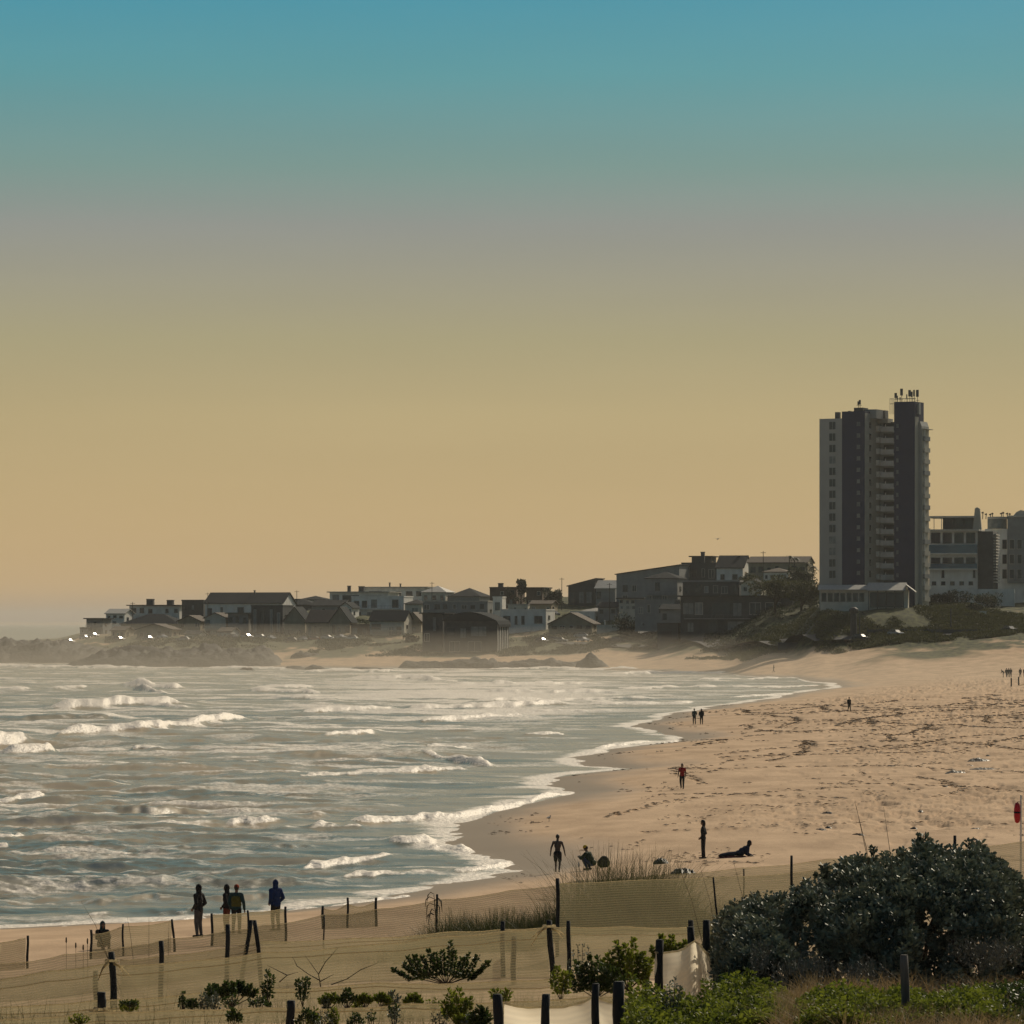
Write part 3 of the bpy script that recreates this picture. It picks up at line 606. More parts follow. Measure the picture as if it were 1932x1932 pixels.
house('tan twin-gabled house in front of the dark plain block', 336, 384, 1202, 1172, 'tan_wall', 'gy', 10, 'brown_roof', auto=(2, 3), depth=11, Y=1398)
house('pale house with small gable under the long white wall', 386, 432, 1204, 1166, 'pale_wall', 'gy', 9, 'brown_roof', auto=(2, 3), depth=11, Y=1392, balcony=[.5])
house('brown-grey house with flat terrace beside the vertical-striped house', 430, 474, 1205, 1158, 'grey_wall', 'slab', 0, 'dark_roof', auto=(2, 3), depth=10, Y=1388)
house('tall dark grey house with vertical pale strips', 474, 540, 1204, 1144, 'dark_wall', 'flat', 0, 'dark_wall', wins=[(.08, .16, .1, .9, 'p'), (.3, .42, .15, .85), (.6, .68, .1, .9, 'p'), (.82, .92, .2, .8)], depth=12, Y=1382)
house('tan gable house with one lit rake facing the bay', 536, 580, 1206, 1170, 'tan_wall', 'gy', 24, 'dark_roof', wins=[(.2, .4, .15, .5), (.6, .8, .15, .5)], depth=12, Y=1374, yaw=10)
house('wide tan house with tall dark valley roof', 578, 628, 1208, 1174, 'tan_wall', 'gx', 22, 'brown_roof', auto=(1, 4), depth=12, Y=1366)
house('tan house with steep dark roof slope beside the valley roof', 622, 664, 1208, 1172, 'tan_wall', 'gy', 26, 'dark_roof', auto=(1, 3), depth=12, Y=1360, yaw=8)
house('low dark-hipped house behind the lit gable', 532, 600, 1160, 1142, 'dark_wall', 'hip', 12, 'dark_roof', auto=(1, 4), depth=13, Y=1510)
house('low dark house with shallow roof left of the white house with square windows', 588, 652, 1160, 1143, 'grey_wall', 'gx', 10, 'dark_roof', auto=(1, 4), depth=12, Y=1475)
house('far low grey roof on the skyline between the long roof and the two-chimney penthouse', 548, 580, 1150, 1132, 'grey_wall', 'flat', 0, 'dark_wall', auto=(1, 2), depth=10, Y=1560)
house('white skyline house with thin overhanging roof and two square chimneys', 622, 740, 1160, 1118, 'white_wall', 'slab', 0, 'light_roof', wins=[(.05, .16, .55, .9), (.22, .5, .55, .88), (.6, .9, .55, .85)], depth=14, Y=1500, chim=[(651, 6, 12), (675, 10, 11)])
house('broad pale house with flat light roof on the crest', 684, 812, 1160, 1109, 'white_wall', 'slab', 0, 'light_roof', wins=[(.1, .3, .72, .88), (.52, .6, .7, .87), (.68, .78, .7, .87), (.84, .92, .7, .87)], depth=15, Y=1525, chim=[(728, 2, 9), (749, 2, 7)])
house('white two-storey house with two dark square windows', 663, 768, 1170, 1127, 'white_wall', 'flat', 0, 'white_wall', wins=[(.38, .49, .55, .9), (.78, .90, .55, .9), (.05, .15, .55, .85), (.2, .3, .55, .85), (.1, .18, .1, .35), (.3, .4, .1, .35)], depth=12, Y=1450, balcony=[.5])
house('small pale house with low dark cap roof right of the square windows', 764, 800, 1166, 1140, 'pale_wall', 'hip', 9, 'dark_roof', wins=[(.4, .8, .35, .75)], depth=10, Y=1440)
house('pale front house with steep dark roof and white veranda posts', 698, 768, 1208, 1171, 'pale_wall', 'gx', 18, 'dark_roof', wins=[(.04, .32, .55, .85), (.55, .7, .2, .7), (.78, .92, .2, .7)], depth=10, Y=1345, balcony=[.5])
house('tan gabled wing right of the steep dark roof', 764, 798, 1208, 1172, 'tan_wall', 'gy', 16, 'brown_roof', wins=[(.35, .65, .3, .7)], depth=12, Y=1352, yaw=8)
house('dark low block with terrace between tan roofs and white veranda', 662, 702, 1206, 1180, 'brick_wall', 'flat', 0, 'brick_wall', auto=(1, 2), depth=10, Y=1350)
house('pale hip-roofed house with balcony on the crest', 796, 846, 1155, 1118, 'pale_wall', 'hip', 13, 'light_roof', auto=(2, 3), depth=12, Y=1490)
house('dark slate hip roof on the crest left of the brick house', 846, 912, 1150, 1126, 'grey_wall', 'hip', 17, 'dark_roof', auto=(1, 4), depth=16, Y=1485)
house('long pale grey terrace behind the arched-roof house', 798, 926, 1190, 1136, 'grey_wall', 'flat', 0, 'light_roof', auto=(3, 7), depth=12, Y=1400)
house('dark brick house beside the tallest skyline tree', 924, 980, 1145, 1110, 'brick_wall', 'flat', 0, 'brick_wall', auto=(2, 3), depth=12, Y=1440, chim=[(938, 9, 9)])
house('pergola-roofed house with bright gable right of the skyline tree', 993, 1028, 1148, 1110, 'brick_wall', 'slab', 0, 'dark_roof', auto=(2, 2), depth=11, Y=1425)
house('white square stair tower beside the arched-roof house', 930, 946, 1170, 1128, 'white_wall', 'flat', 0, 'white_wall', wins=[(.25, .75, .45, .8)], depth=5, Y=1345, name='stair_tower', cat='tower', side=False)
house('white boxy house with small dark windows right of the stair tower', 946, 1036, 1192, 1152, 'white_wall', 'flat', 0, 'white_wall', wins=[(.04, .2, .45, .75), (.3, .36, .35, .75), (.45, .52, .35, .75), (.74, .92, .4, .75)], depth=12, Y=1318)
house('thatch-brown gabled cottage below the grey slope', 1036, 1122, 1190, 1177, 'tan_wall', 'gy', 20, 'brown_roof', auto=(1, 5), depth=10, Y=1300)
house('small white box house above the thatch-brown cottage', 1076, 1126, 1180, 1156, 'white_wall', 'flat', 0, 'white_wall', wins=[(.1, .35, .3, .7), (.6, .8, .3, .7)], depth=9, Y=1325)
house('modern dark house with rising mono-pitch roof on the saddle', 1072, 1128, 1140, 1106, 'dark_wall', 'mono', 13, 'dark_roof', wins=[(.05, .25, .1, .6), (.4, .6, .05, .7, 'p'), (.68, .9, .05, .7, 'p')], depth=13, Y=1400)
house('pale-roofed wing right of the mono-pitch house', 1124, 1166, 1136, 1110, 'grey_wall', 'gx', 14, 'light_roof', auto=(1, 3), depth=11, Y=1395)
house('large dark house with broad stepped gable on the hill', 1163, 1288, 1134, 1084, 'grey_wall', 'mono', 17, 'dark_roof', wins=[(.1, .18, .35, .6), (.25, .32, .35, .6), (.1, .18, .05, .22)], depth=15, Y=1330)
house('hip-roofed white house with tall lit windows below the stepped gable', 1218, 1284, 1150, 1092, 'grey_wall', 'hip', 14, 'dark_roof', wins=[(.03, .2, .1, .45, 'p'), (.24, .5, .05, .45, 'p'), (.52, .68, .05, .45, 'p'), (.3, .45, .62, .88)], depth=12, Y=1272, balcony=[.48])
house('dark flat-topped block with chimney on the hill crest', 1286, 1358, 1100, 1064, 'dark_wall', 'flat', 0, 'dark_wall', auto=(1, 4), depth=13, Y=1340, chim=[(1320, 7, 22)])
house('set-back dark upper storey on the hill crest', 1305, 1345, 1075, 1051, 'dark_wall', 'slab', 0, 'dark_roof', auto=(1, 3), depth=9, Y=1356)
house('white-fronted house under a big dark gable roof on the crest', 1352, 1408, 1096, 1071, 'white_wall', 'gx', 22, 'dark_roof', wins=[(.15, .3, .1, .5), (.6, .8, .1, .5)], depth=14, Y=1320, chim=[(1388, 5, 4)])
house('long low brown house with shallow roof left of the palms', 1412, 1526, 1088, 1062, 'tan_wall', 'gx', 11, 'brown_roof', auto=(1, 7), depth=12, Y=1310)
house('low dark house stepping down in front of the white gable house', 1288, 1400, 1128, 1098, 'dark_wall', 'flat', 0, 'grey_wall', auto=(1, 6), depth=12, Y=1262)
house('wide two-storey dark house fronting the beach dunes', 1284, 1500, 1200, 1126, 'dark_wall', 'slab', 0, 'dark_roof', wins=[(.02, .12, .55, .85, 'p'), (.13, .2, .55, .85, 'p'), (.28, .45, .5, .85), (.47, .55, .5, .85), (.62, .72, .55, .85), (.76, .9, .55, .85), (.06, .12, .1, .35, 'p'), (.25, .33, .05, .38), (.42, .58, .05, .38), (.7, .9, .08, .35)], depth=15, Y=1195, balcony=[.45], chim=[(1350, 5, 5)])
house('dark garage block left of the wide beachfront house', 1240, 1284, 1206, 1178, 'dark_wall', 'flat', 0, 'dark_wall', depth=10, Y=1200, garage=(.2, .7), name='garage', cat='garage')
house('grey retaining-walled house below the hip-roofed house', 1198, 1276, 1166, 1134, 'grey_wall', 'flat', 0, 'grey_wall', auto=(1, 4), depth=8, Y=1258)
# the dark arched-roof house at the water's edge
r = house('dark arched-roof beach house with sunlit white columns on its right side', 838, 946, 1236, 1172, 'dark_wall', 'arch', 20, 'dark_roof', wins=[(.05, .2, .55, .8), (.3, .42, .5, .8), (.5, .8, .55, .85, 'p'), (.1, .3, .1, .4), (.45, .7, .1, .4)], depth=14, Y=1236, side=False)
q = MB()
for i in range(5): q.box(15.6 + i * .0, 16.1, .2 + i * 2.8, .7 + i * 2.8, -3, 9.5)
q.build('column', M['white_wall'], r)
house('dark flat wing left of the arched-roof house', 797, 842, 1232, 1158, 'dark_wall', 'slab', 0, 'dark_roof', wins=[(.5, .68, .55, .92, 'p'), (.1, .35, .3, .5)], depth=12, Y=1244)
q = empty('garden_wall', (XX(1126, 1290), 1290, ZZ(1190, 1290)), R(-6), 'low pale garden wall with two finial pillars by the coast road', 'wall')
MB().box(0, 9.5, 0, .3, -3, 1.8).build('wall_panel', M['pale_wall'], q)
for x_ in (2.4, 5.4):
    b = MB(); b.box(x_ - .2, x_ + .2, -.08, .38, 1.802, 2.7); b.ell((x_, .15, 2.95), (.25, .25, .3)); b.build('pillar', M['white_wall'], q)

# small front-row and infill houses
for a_ in (('little white cottage squeezed between the pale gabled house and the striped house', 412, 440, 1208, 1192, 'white_wall', 'gx', 7, 'brown_roof', (1, 3), 1362), ('low white beach cottage below the twin-gabled tan house', 348, 378, 1210, 1197, 'white_wall', 'gx', 6, 'dark_roof', (1, 3), 1368),
           ('small tan shed-like house left of the low tan cottage', 210, 240, 1203, 1190, 'tan_wall', 'gx', 7, 'brown_roof', (1, 3), 1402), ('pale two-storey house behind the lit gable, left of the white penthouses', 566, 616, 1152, 1132, 'pale_wall', 'hip', 8, 'dark_roof', (1, 4), 1535),
           ('white gabled dormer house peeping over the valley roof', 640, 668, 1170, 1146, 'white_wall', 'gy', 9, 'dark_roof', (2, 2), 1425), ('small pale house under the crest left of the dark slate hip roof', 822, 856, 1160, 1138, 'white_wall', 'flat', 0, 'light_roof', (1, 3), 1455),
           ('pale low house between the brick house and the white boxy house', 958, 1000, 1160, 1142, 'pale_wall', 'flat', 0, 'light_roof', (1, 4), 1380), ('tan flat house below the pergola-roofed house', 1000, 1044, 1158, 1140, 'tan_wall', 'gx', 6, 'brown_roof', (1, 3), 1368),
           ('small dark cottage below the mono-pitch house on the saddle', 1128, 1168, 1162, 1146, 'grey_wall', 'gx', 9, 'dark_roof', (1, 3), 1325), ('pale terrace house directly below the stepped gable', 1168, 1216, 1152, 1130, 'pale_wall', 'slab', 0, 'dark_roof', (2, 4), 1290),
           ('white garden house left of the wide beachfront house', 1246, 1290, 1176, 1150, 'grey_wall', 'gx', 9, 'dark_roof', (1, 3), 1228), ('pale gable-ended house above the wide beachfront house', 1398, 1440, 1120, 1102, 'pale_wall', 'gy', 10, 'dark_roof', (1, 2), 1250),
           ('white hip-roofed house far up between the crest houses', 1440, 1490, 1096, 1080, 'white_wall', 'hip', 9, 'brown_roof', (1, 4), 1270), ('grey wing at the right end of the wide beachfront house', 1500, 1530, 1186, 1150, 'grey_wall', 'flat', 0, 'dark_roof', (2, 2), 1185)):
    house(a_[0], a_[1], a_[2], a_[3], a_[4], a_[5], a_[6], a_[7], a_[8], auto=a_[9], depth=9, Y=a_[10])
def road(name, pts, wd, m):     # sheet draped on the ground
    vs = []; n = 40; P_ = []
    for i in range(n + 1):
        t = i / n * (len(pts) - 1); k = min(int(t), len(pts) - 2); f = t - k
        P_.append([pts[k][j] * (1 - f) + pts[k + 1][j] * f for j in (0, 1)])
    V = []
    for i, (px, Y) in enumerate(P_):
        X = XX(px, Y); a = P_[max(i - 1, 0)]; b = P_[min(i + 1, n)]; d = Vector((XX(b[0], b[1]) - XX(a[0], a[1]), b[1] - a[1])); d.normalize(); nx, ny = -d.y, d.x
        for k in (-1, -.5, 0, .5, 1):
            x, y = X + nx * wd / 2 * k, Y + ny * wd / 2 * k
            V.append((x, y, max(gz(x, y), gz(X, Y)) + .12))
    o = npmesh(name, V, gridfaces(n + 1, 5), m); return tag(o, kind='structure')
road('coast_road', [(1060, 1262), (1300, 1196), (1420, 1112), (1560, 1042), (1750, 1040), (1932, 1036), (2200, 1034)], 7, M['asphalt'])
road('road', [(1205, 1262), (1225, 1300), (1250, 1330)], 7, M['concrete'])
road('slope_road', [(1055, 1345), (1100, 1362), (1150, 1380)], 9, M['concrete'])

# ------------------------------------------------------------------ apartment tower
def tower():
    Y0 = 1100.; s = F / Y0; a = R(25); ca, sa = math.cos(a), math.sin(a); zb = ZZ(1150, Y0) - 2; fl = 21.55 / s
    r = empty('apartment_tower', (XX(1546, Y0), Y0, zb), -a, 'sixteen-storey grey and navy apartment tower with antennas on its roof', 'tower block')
    def z(py): return ZZ(py, Y0) - zb
    def lx(px, ly=0): return ((px - 1546) / s - ly * sa) / ca
    def blk(name, p0, p1, ly0, ly1, pt, pb, m, parent=r):
        x0, x1 = lx(p0, ly0), lx(p1, ly0); b = MB(); b.box(x0, x1, ly0, ly1, z(pb) if pb else -4, z(pt)); return b.build(name, m, parent), x0, x1
    D = 14.0
    # front-left wing: grey face and navy face, one long side
    _, wx0, wx1 = blk('wall', 1546, 1587, 0, D, 790.3, None, M['tower_wall'])
    _, nx0, nx1 = blk('wall', 1586.8, 1628, .004, D - .3, 777.4, None, M['navy_paint'])
    sd_ = MB(); sd_.box(nx1 + .002, nx1 + .12, .15, D - .5, -4, z(781)); sd_.build('side_wall', M['lit_tower_side'], r)
    rows = [802 + 21.55 * i for i in range(14)]
    for i, py in enumerate(rows):
        xa = lx(1563.5); window(r, xa, xa + 1.9, z(py + 9) , z(py - 6), 0, M['glass_pale'] if i in (3, 10, 11) else M['glass'], frame=M['tower_wall'])
        xb = lx(1614); window(r, xb, xb + .95, z(py + 3), z(py - 4.5), .004, M['glass_pale'], frame=M['metal'], mull=False)
    # window strip on the side wall
    g = MB();
    for i, py in enumerate(rows): g.box(nx1 + .12, nx1 + .16, 3.2, 4.6, z(py + 7), z(py - 5))
    g.build('side_windows', M['glass'], r)
    # balcony bay between the wings
    bx0 = nx1 + .125; by = 9.8
    bx1 = lx(1688, by)
    b = MB(); b.box(bx0, bx1, by + 1.5, D + 6, -4, z(797)); b.build('wall', M['tower_wall'], r)
    for i in range(15):
        py = 812 + 21.55 * i; b = MB()
        b.box(bx0 + .8, bx1 - .1, by - .1, by + 1.49, z(py + 1.5), z(py)); b.box(bx0 + .8, bx1 - .1, by - .22, by - .102, z(py + 1.5), z(py - 8)); b.box(bx0 + 2.0, bx0 + 2.25, by - .34, by - .222, z(py + 1), z(py - 12))
        b.build('balcony', M['white_wall'], r)
    b = MB();
    for i in range(15):
        py = 812 + 21.55 * i; b.box(bx0 + .05, bx0 + .78, by - 1.7, by + 1.4, z(py + 1), z(py - 9.5))
    b.build('stair_landings', mat('sunlit_edge_white', (.88, .84, .74), .7), r)  # paler than the walls: sunlight on the balcony edges put into the colour
    g = MB()
    for i in range(15):
        py = 812 + 21.55 * i; g.box(bx0 + 1.0, bx1 - .5, by + 1.44, by + 1.52, z(py - 1), z(py - 17))
    g.build('balcony_doors', M['glass'], r)
    # navy lift tower
    ly = 2.6
    _, tx0, tx1 = blk('wall', 1683, 1720, ly, ly + 7, 760.6, None, M['navy_paint'])
    b = MB(); b.box(tx1 + .002, tx1 + .14, ly + .1, ly + 2.59, -4, z(789)); b.build('side_wall', M['lit_tower_side'], r)
    for i in range(14):
        py = 806 + 21.55 * i; window(r, tx0 + .6, tx0 + 1.25, z(py + 3), z(py - 4), ly, M['glass_pale'], frame=M['metal'], mull=False)
    # rear right wing with balconies down its side
    b = MB(); b.prism_y([(tx1 + .002, -4), (tx1 + .95, -4), (tx1 + .95, z(806)), (tx1 + .5, z(797)), (tx1 + .002, z(797))], ly + 2.6, ly + 8.2); b.build('wall', M['tower_wall'], r)
    rx = tx1 + .95
    b = MB(); b.box(rx + .002, rx + .1, ly + 2.7, ly + 8.0, -6, z(812)); b.build('side_wall', M['lit_tower_side'], r)
    for i in range(15):
        py = 832 + 21.55 * i
        b = MB(); b.box(rx + .102, rx + .62, ly + 3.3, ly + 7.6, z(py + 1.2), z(py)); b.box(rx + .54, rx + .62, ly + 3.3, ly + 7.6, z(py), z(py - 7)); b.box(rx + .102, rx + .54, ly + 3.2, ly + 3.298, z(py + 1.2), z(py - 7)); b.build('balcony', M['lit_tower_side'] if i % 3 else M['grey_wall'], r)
        b = MB(); b.box(rx + .102, rx + .5, ly + 3.9, ly + 4.1, z(py - 7.2), z(py - 20)); b.build('screen', M['white_wall'], r)
    b = MB(); b.box(rx - .6, rx + 1.1, ly + 2.9, ly + 8.3, z(812), z(810.8)); b.build('canopy', M['lit_tower_side'], r)
    # roof plant
    def rb(name, p0, p1, pt, pb, y0, y1, m): b = MB(); b.box(lx(p0, y0), lx(p1, y0), y0, y1, z(pb), z(pt)); return b.build(name, m, r)
    rb('vent', 1575.5, 1583, 777.5, 790.4, 2, 3.2, M['dark_wall']); rb('plant_room', 1610, 1626, 770, 777.5, 2, 6, M['dark_wall']); rb('plant_room', 1627, 1652, 773, 790, 4, 9, M['tower_wall'])
    rb('plant_room', 1650, 1676, 789, 797.1, 9, 13, M['lit_tower_side']); rb('water_tank', 1652, 1672, 773, 789, 10, 12.4, M['metal']); rb('vent', 1589, 1594, 777.5 - 1, 777.6, 3, 4, M['metal']); rb('vent', 1600, 1604, 777.4 - 2, 777.5, 3, 4, M['metal'])
    rb('equipment_box', 1721.5, 1729, 763, 784, 4.5, 6, M['tower_wall'])
    b = MB()
    for k in range(4): b.box(lx(1676, 4) + k * .35, lx(1676, 4) + k * .35 + .06, 4, 4.06, z(783), z(753.5))
    b.box(lx(1676, 4), lx(1676, 4) + 1.1, 4.061, 4.1, z(754.5), z(753.5)); b.box(lx(1676, 4), lx(1676, 4) + 1.1, 4.061, 4.1, z(764), z(763)); b.build('ladder_cage', M['metal'], r)
    b = MB(); b.box(tx0, tx1, ly + .3, ly + .34, z(755), z(754.2))
    for k in range(9): b.box(tx0 + (tx1 - tx0 - .05) * k / 8, tx0 + (tx1 - tx0 - .05) * k / 8 + .05, ly + .3, ly + .34, z(760.5), z(755)); 
    b.build('roof_railing', M['metal'], r)
    ants = [(1623, 754.5, 770, 1.2), (1620, 757, 770, .8), (1688, 743, 760, 1.5), (1691, 748, 760, .6), (1698.5, 735, 760, 1.6), (1696, 751, 760, .6), (1713, 738, 760, 1.5), (1717, 741, 760, 1.0), (1721, 738, 760, 1.0), (1727, 738, 763, 1.6), (1708, 746, 760, .6)]
    for px, pt, pb, wd in ants:
        b = MB(); x = lx(px, 5); b.tube([(x, 5, z(pb) - .1), (x, 5, z(pt))], .07, 6); b.box(x - wd * .22, x + wd * .22, 4.75, 4.9, z(pt + min(13, (pb - pt) * .55)), z(pt)); b.box(x - .5, x + .5, 4.96, 5.04, z(pb - 5), z(pb - 5.6)); b.build('antenna', M['dark_wall'], r)
tower()

def low_pavilion():
    Y = 1079.; s = Y / F; zb = ZZ(1142, Y); r = empty('pavilion', (XX(1543, Y), Y, zb), R(-8), 'low pavilion with long pale roof at the foot of the tower', 'building')
    h = (1142 - 1113) * s; w = 178 * s
    MB().box(.6, w - 1.2, .8, 7, -3, h).build('wall', M['pale_wall'], r)
    MB().prism_x([(-.4, h - .1), (-.4, h + .1), (3.6, h + 1.3), (7.4, h + .1), (7.4, h - .1), (3.6, h + 1.1)], 0, w * .52).build('roof', M['light_roof'], r)
    MB().prism_x([(-1.8, h - .3), (-1.8, h - .1), (4.6, h + 1.9), (10, h + .1), (10, h - .1), (3.6, h + 1.3)], w * .52 + .01, w * .93).build('roof', M['light_roof'], r)
    MB().prism_y([(w * .93 + .01, h + 1.2), (w * 1.03, h - .6), (w * 1.03, h - .4), (w * .93 + .01, h + 1.4)], -1, 7).build('roof', M['trim'], r)
    for i in range(7): window(r, .9 + i * 1.6, 2.1 + i * 1.6, h * .25, h * .8, .8, frame=M['frame_dark'])
    for i in range(5): MB().tube([(w * .54 + i * 2.2, -1.2, -3), (w * .54 + i * 2.2, -1.2, h - .2)], .1, 8).build('post', M['frame_dark'], r)
    MB().box(w * .55, w * .9, .5, .79, -.5, h * .85).build('glazed_front', M['glass'], r)
low_pavilion()

def right_apartments():
    Y = 1128.; s = Y / F; zb = ZZ(1150, Y); a = R(12)
    r = empty('apartment_building', (XX(1753, Y), Y, zb), -a, 'five-storey apartment building with blue glass balconies right of the tower', 'apartment block')
    z = lambda py: ZZ(py, Y) - zb
    k = s / math.cos(a); lx = lambda px: (px - 1753) * k
    MB().box(0, lx(1843), 0, 14, -5, z(1002)).build('wall', M['white_wall'], r)
    MB().box(lx(1843) + .01, lx(1871), -.6, 13, -5, z(1003)).build('wall', M['dark_wall'], r)
    MB().box(-.4, lx(1846), -1.6, 14.5, z(1001.9), z(999)).build('roof', M['trim'], r)
    for i, (p0, p1) in enumerate(((1005, 1025), (1052, 1063))):
        for j in range(4):
            x0 = lx(1755) + j * (lx(1841) - lx(1755)) / 4; window(r, x0 + .2, x0 + 2.7, z(p1), z(p0), 0, frame=M['frame_dark'])
    for p0, p1 in ((1028, 1044), (1064, 1073)):
        b = MB(); b.box(0, lx(1843), -1.5, -.01, z(p1 + 2), z(p1)); bo = b.build('balcony', M['white_wall'], r)
        g = MB(); g.box(.05, lx(1843) - .05, -1.5, -1.45, z(p1), z(p0)); g.build('glass_balustrade', mat('blue_glass', (.07, .15, .19), .15, (.05, .11, .15), .5, spec=.7), bo)
    window(r, lx(1776), lx(1781), z(1090), z(1076), 0, frame=M['frame_dark']); window(r, lx(1834), lx(1838), z(1090), z(1076), 0, frame=M['frame_dark'])
    for j in range(5): window(r, lx(1758 + 17 * j), lx(1766 + 17 * j), z(1104), z(1097), 0, frame=M['frame_dark'])
    b = MB();
    for i in range(17): b.box(lx(1871) + .012, lx(1871) + .7, 1, 11, z(1010 + i * 5.6), z(1007.4 + i * 5.6))
    b.build('sun_louvres', M['trim'], r)
    # penthouse
    p = MB(); p.box(lx(1776), lx(1836), 3, 12, z(999) + .01, z(977)); p.build('penthouse', M['dark_wall'], r)
    for j in range(3): window(r, lx(1780 + j * 18), lx(1795 + j * 18), z(996), z(980), 3, frame=M['frame_dark'])
    MB().box(-.2, lx(1838), .8, 12.5, z(976.9), z(973.5)).build('roof', M['trim'], r)
    for x_ in (.6, 2.6): MB().tube([(lx(1757) + x_, 1.2, z(999)), (lx(1757) + x_, 1.2, z(977))], .09, 7).build('post', M['trim'], r)
    MB().prism_y([(lx(1832), z(999) + .02), (lx(1848), z(999) + .02), (lx(1845), z(960)), (lx(1840), z(957)), (lx(1836), z(959))], 2, 3.4).build('fin_wall', M['lit_tower_side'], r)
    MB().box(-1, lx(1914), -6, -5.4, -6, z(1112)).build('forecourt_wall', M['white_wall'], r)
    # second block
    Y2 = 1150.; s2 = Y2 / F; zb2 = ZZ(1150, Y2); r2 = empty('apartment_building', (XX(1858, Y2), Y2, zb2), -a, 'taller pale apartment block at the right edge with glazed curved top floor', 'apartment block')
    z2 = lambda py: ZZ(py, Y2) - zb2; k2 = s2 / math.cos(a); l2 = lambda px: (px - 1858) * k2
    MB().box(0, l2(2040), 0, 16, -5, z2(998)).build('wall', M['white_wall'], r2)
    MB().box(l2(1900), l2(2040), -.8, -.01, z2(1100), z2(976)).build('wall', M['grey_wall'], r2)
    n = 12; b = MB(); pts = [(l2(1862) + (l2(1898) - l2(1862)) * i / n, 1.5 - 2.4 * math.sin(math.pi * i / n)) for i in range(n + 1)]
    vs = [(x, y, z2(998) + .01) for x, y in pts] + [(x, y, z2(979)) for x, y in pts]
    b.add(vs, [(i, i + 1, i + n + 2, i + n + 1) for i in range(n)]); b.build('curved_glazing', M['glass_pale'], r2)
    b = MB(); b.add([(x, y - .3, z2(979)) for x, y in pts] + [(x, y - .3, z2(975)) for x, y in pts], [(i, i + 1, i + n + 2, i + n + 1) for i in range(n)] + [tuple(range(n + 1, 2 * n + 2))]); b.box(l2(1900), l2(2040), -1, 14, z2(975.9), z2(973)); b.build('roof', M['trim'], r2)
    MB().prism_y([(l2(1906), z2(976)), (l2(1940), z2(976)), (l2(1934), z2(965)), (l2(1922), z2(962)), (l2(1914), z2(966))], 3, 8).build('roof_dome', M['lit_tower_side'], r2)
    for i in range(3):
        for j in range(4):
            window(r2, l2(1890 + 14 * j), l2(1899 + 14 * j), z2(1092 - 28 * i), z2(1074 - 28 * i), -.8 if 1890 + 14 * j > 1900 else 0, frame=M['trim'])
    for i, px in enumerate((1852, 1858, 1866, 1870, 1886, 1890, 1897, 1902)):
        b = MB(); x = l2(px); hh = z2(975) + rng.uniform(.9, 1.7)
        b.tube([(x, 3, z2(979)), (x + rng.uniform(-.2, .2), 3, hh)], .12, 6); b.box(x - .3, x + .3, 2.9, 3.1, hh - .5, hh - .15); b.build('roof_vent', M['dark_wall'], r2)
right_apartments()
# ------------------------------------------------------------------ trees and scrub on the land
make_tree('tree', 'tall dark columnar tree standing above the brick house on the skyline', 983, 1432, 1140, 1091, 21, M['tree_leaf'], crown_frac=.85, n=1600, leafs=.7)
make_tree('tree', 'rounded dark tree closing the right end of the headland skyline', 1045, 1405, 1150, 1111, 34, M['tree_leaf'], crown_frac=.9, n=2000, leafs=.7)
make_tree('tree', 'wispy small tree left of the tall columnar tree', 960, 1436, 1130, 1102, 14, M['tree_leaf'], crown_frac=.6, n=260, leafs=.5)
make_tree('tree', 'spreading flat-topped yellow-green tree left of the tower foot', 1462, 1168, 1160, 1088, 92, M['pale_leaf'], crown_frac=.62, flat=.8, n=4200, leafs=.6, trunk_r=.4)
make_tree('tree', 'second spreading tree merging with the flat-topped tree beside the tower', 1512, 1160, 1160, 1096, 78, M['pale_leaf'], crown_frac=.7, n=3600, leafs=.6, trunk_r=.4)
make_tree('tree', 'dark bushy tree on the hill behind the flat-topped tree', 1508, 1250, 1095, 1070, 62, M['tree_leaf'], crown_frac=.95, n=2400, leafs=.6)
make_tree('tree', 'dark round tree beside the hill-crest white gable house', 1408, 1300, 1100, 1080, 26, M['tree_leaf'], crown_frac=.95, n=900, leafs=.6)
make_tree('tree', 'dark bushy tree at the foot of the grey slope road', 1070, 1312, 1176, 1156, 34, M['tree_leaf'], crown_frac=.95, n=1200, leafs=.6)
make_tree('tree', 'dark garden tree left of the arched-roof house wing', 777, 1290, 1220, 1196, 26, M['tree_leaf'], crown_frac=.95, n=900, leafs=.6)
make_tree('tree', 'dark clump of trees below the hip-roofed house', 1190, 1268, 1180, 1158, 60, M['tree_leaf'], crown_frac=.95, n=1500, leafs=.6)
def palm(label, px, Y, yt, hpx):
    X = XX(px, Y); zt = ZZ(yt, Y); zb = gz(X, Y) - .3; r = empty('palm_tree', (X, Y, zb), 0, label, 'palm', 'wind-bent palms on the hill crest'); H = zt - zb
    MB().tube([(0, 0, 0), (.15, 0, H * .5), (.3, 0, H - .6)], [.22, .17, .13], 7).build('trunk', M['trunk'], r, True)
    b = MB()
    for k in range(16):
        a = rng.uniform(0, 6.28); l = hpx * Y / F * rng.uniform(.7, 1.1); u = rng.uniform(.1, .9); pts = []
        for i in range(6):
            t = i / 5; pts.append(Vector((.3 + math.cos(a) * l * t + .3 * t, math.sin(a) * l * t, H - .6 + l * (u * t - 1.1 * t * t))))
        for i in range(5):
            w0, w1 = .34 * (1 - i / 5.5), .34 * (1 - (i + 1) / 5.5); n_ = Vector((-math.sin(a), math.cos(a), 0))
            b.add([pts[i] - n_ * w0, pts[i] + n_ * w0, pts[i + 1] + n_ * w1, pts[i + 1] - n_ * w1], [(0, 1, 2, 3)])
    b.build('crown', M['tree_leaf'], r)
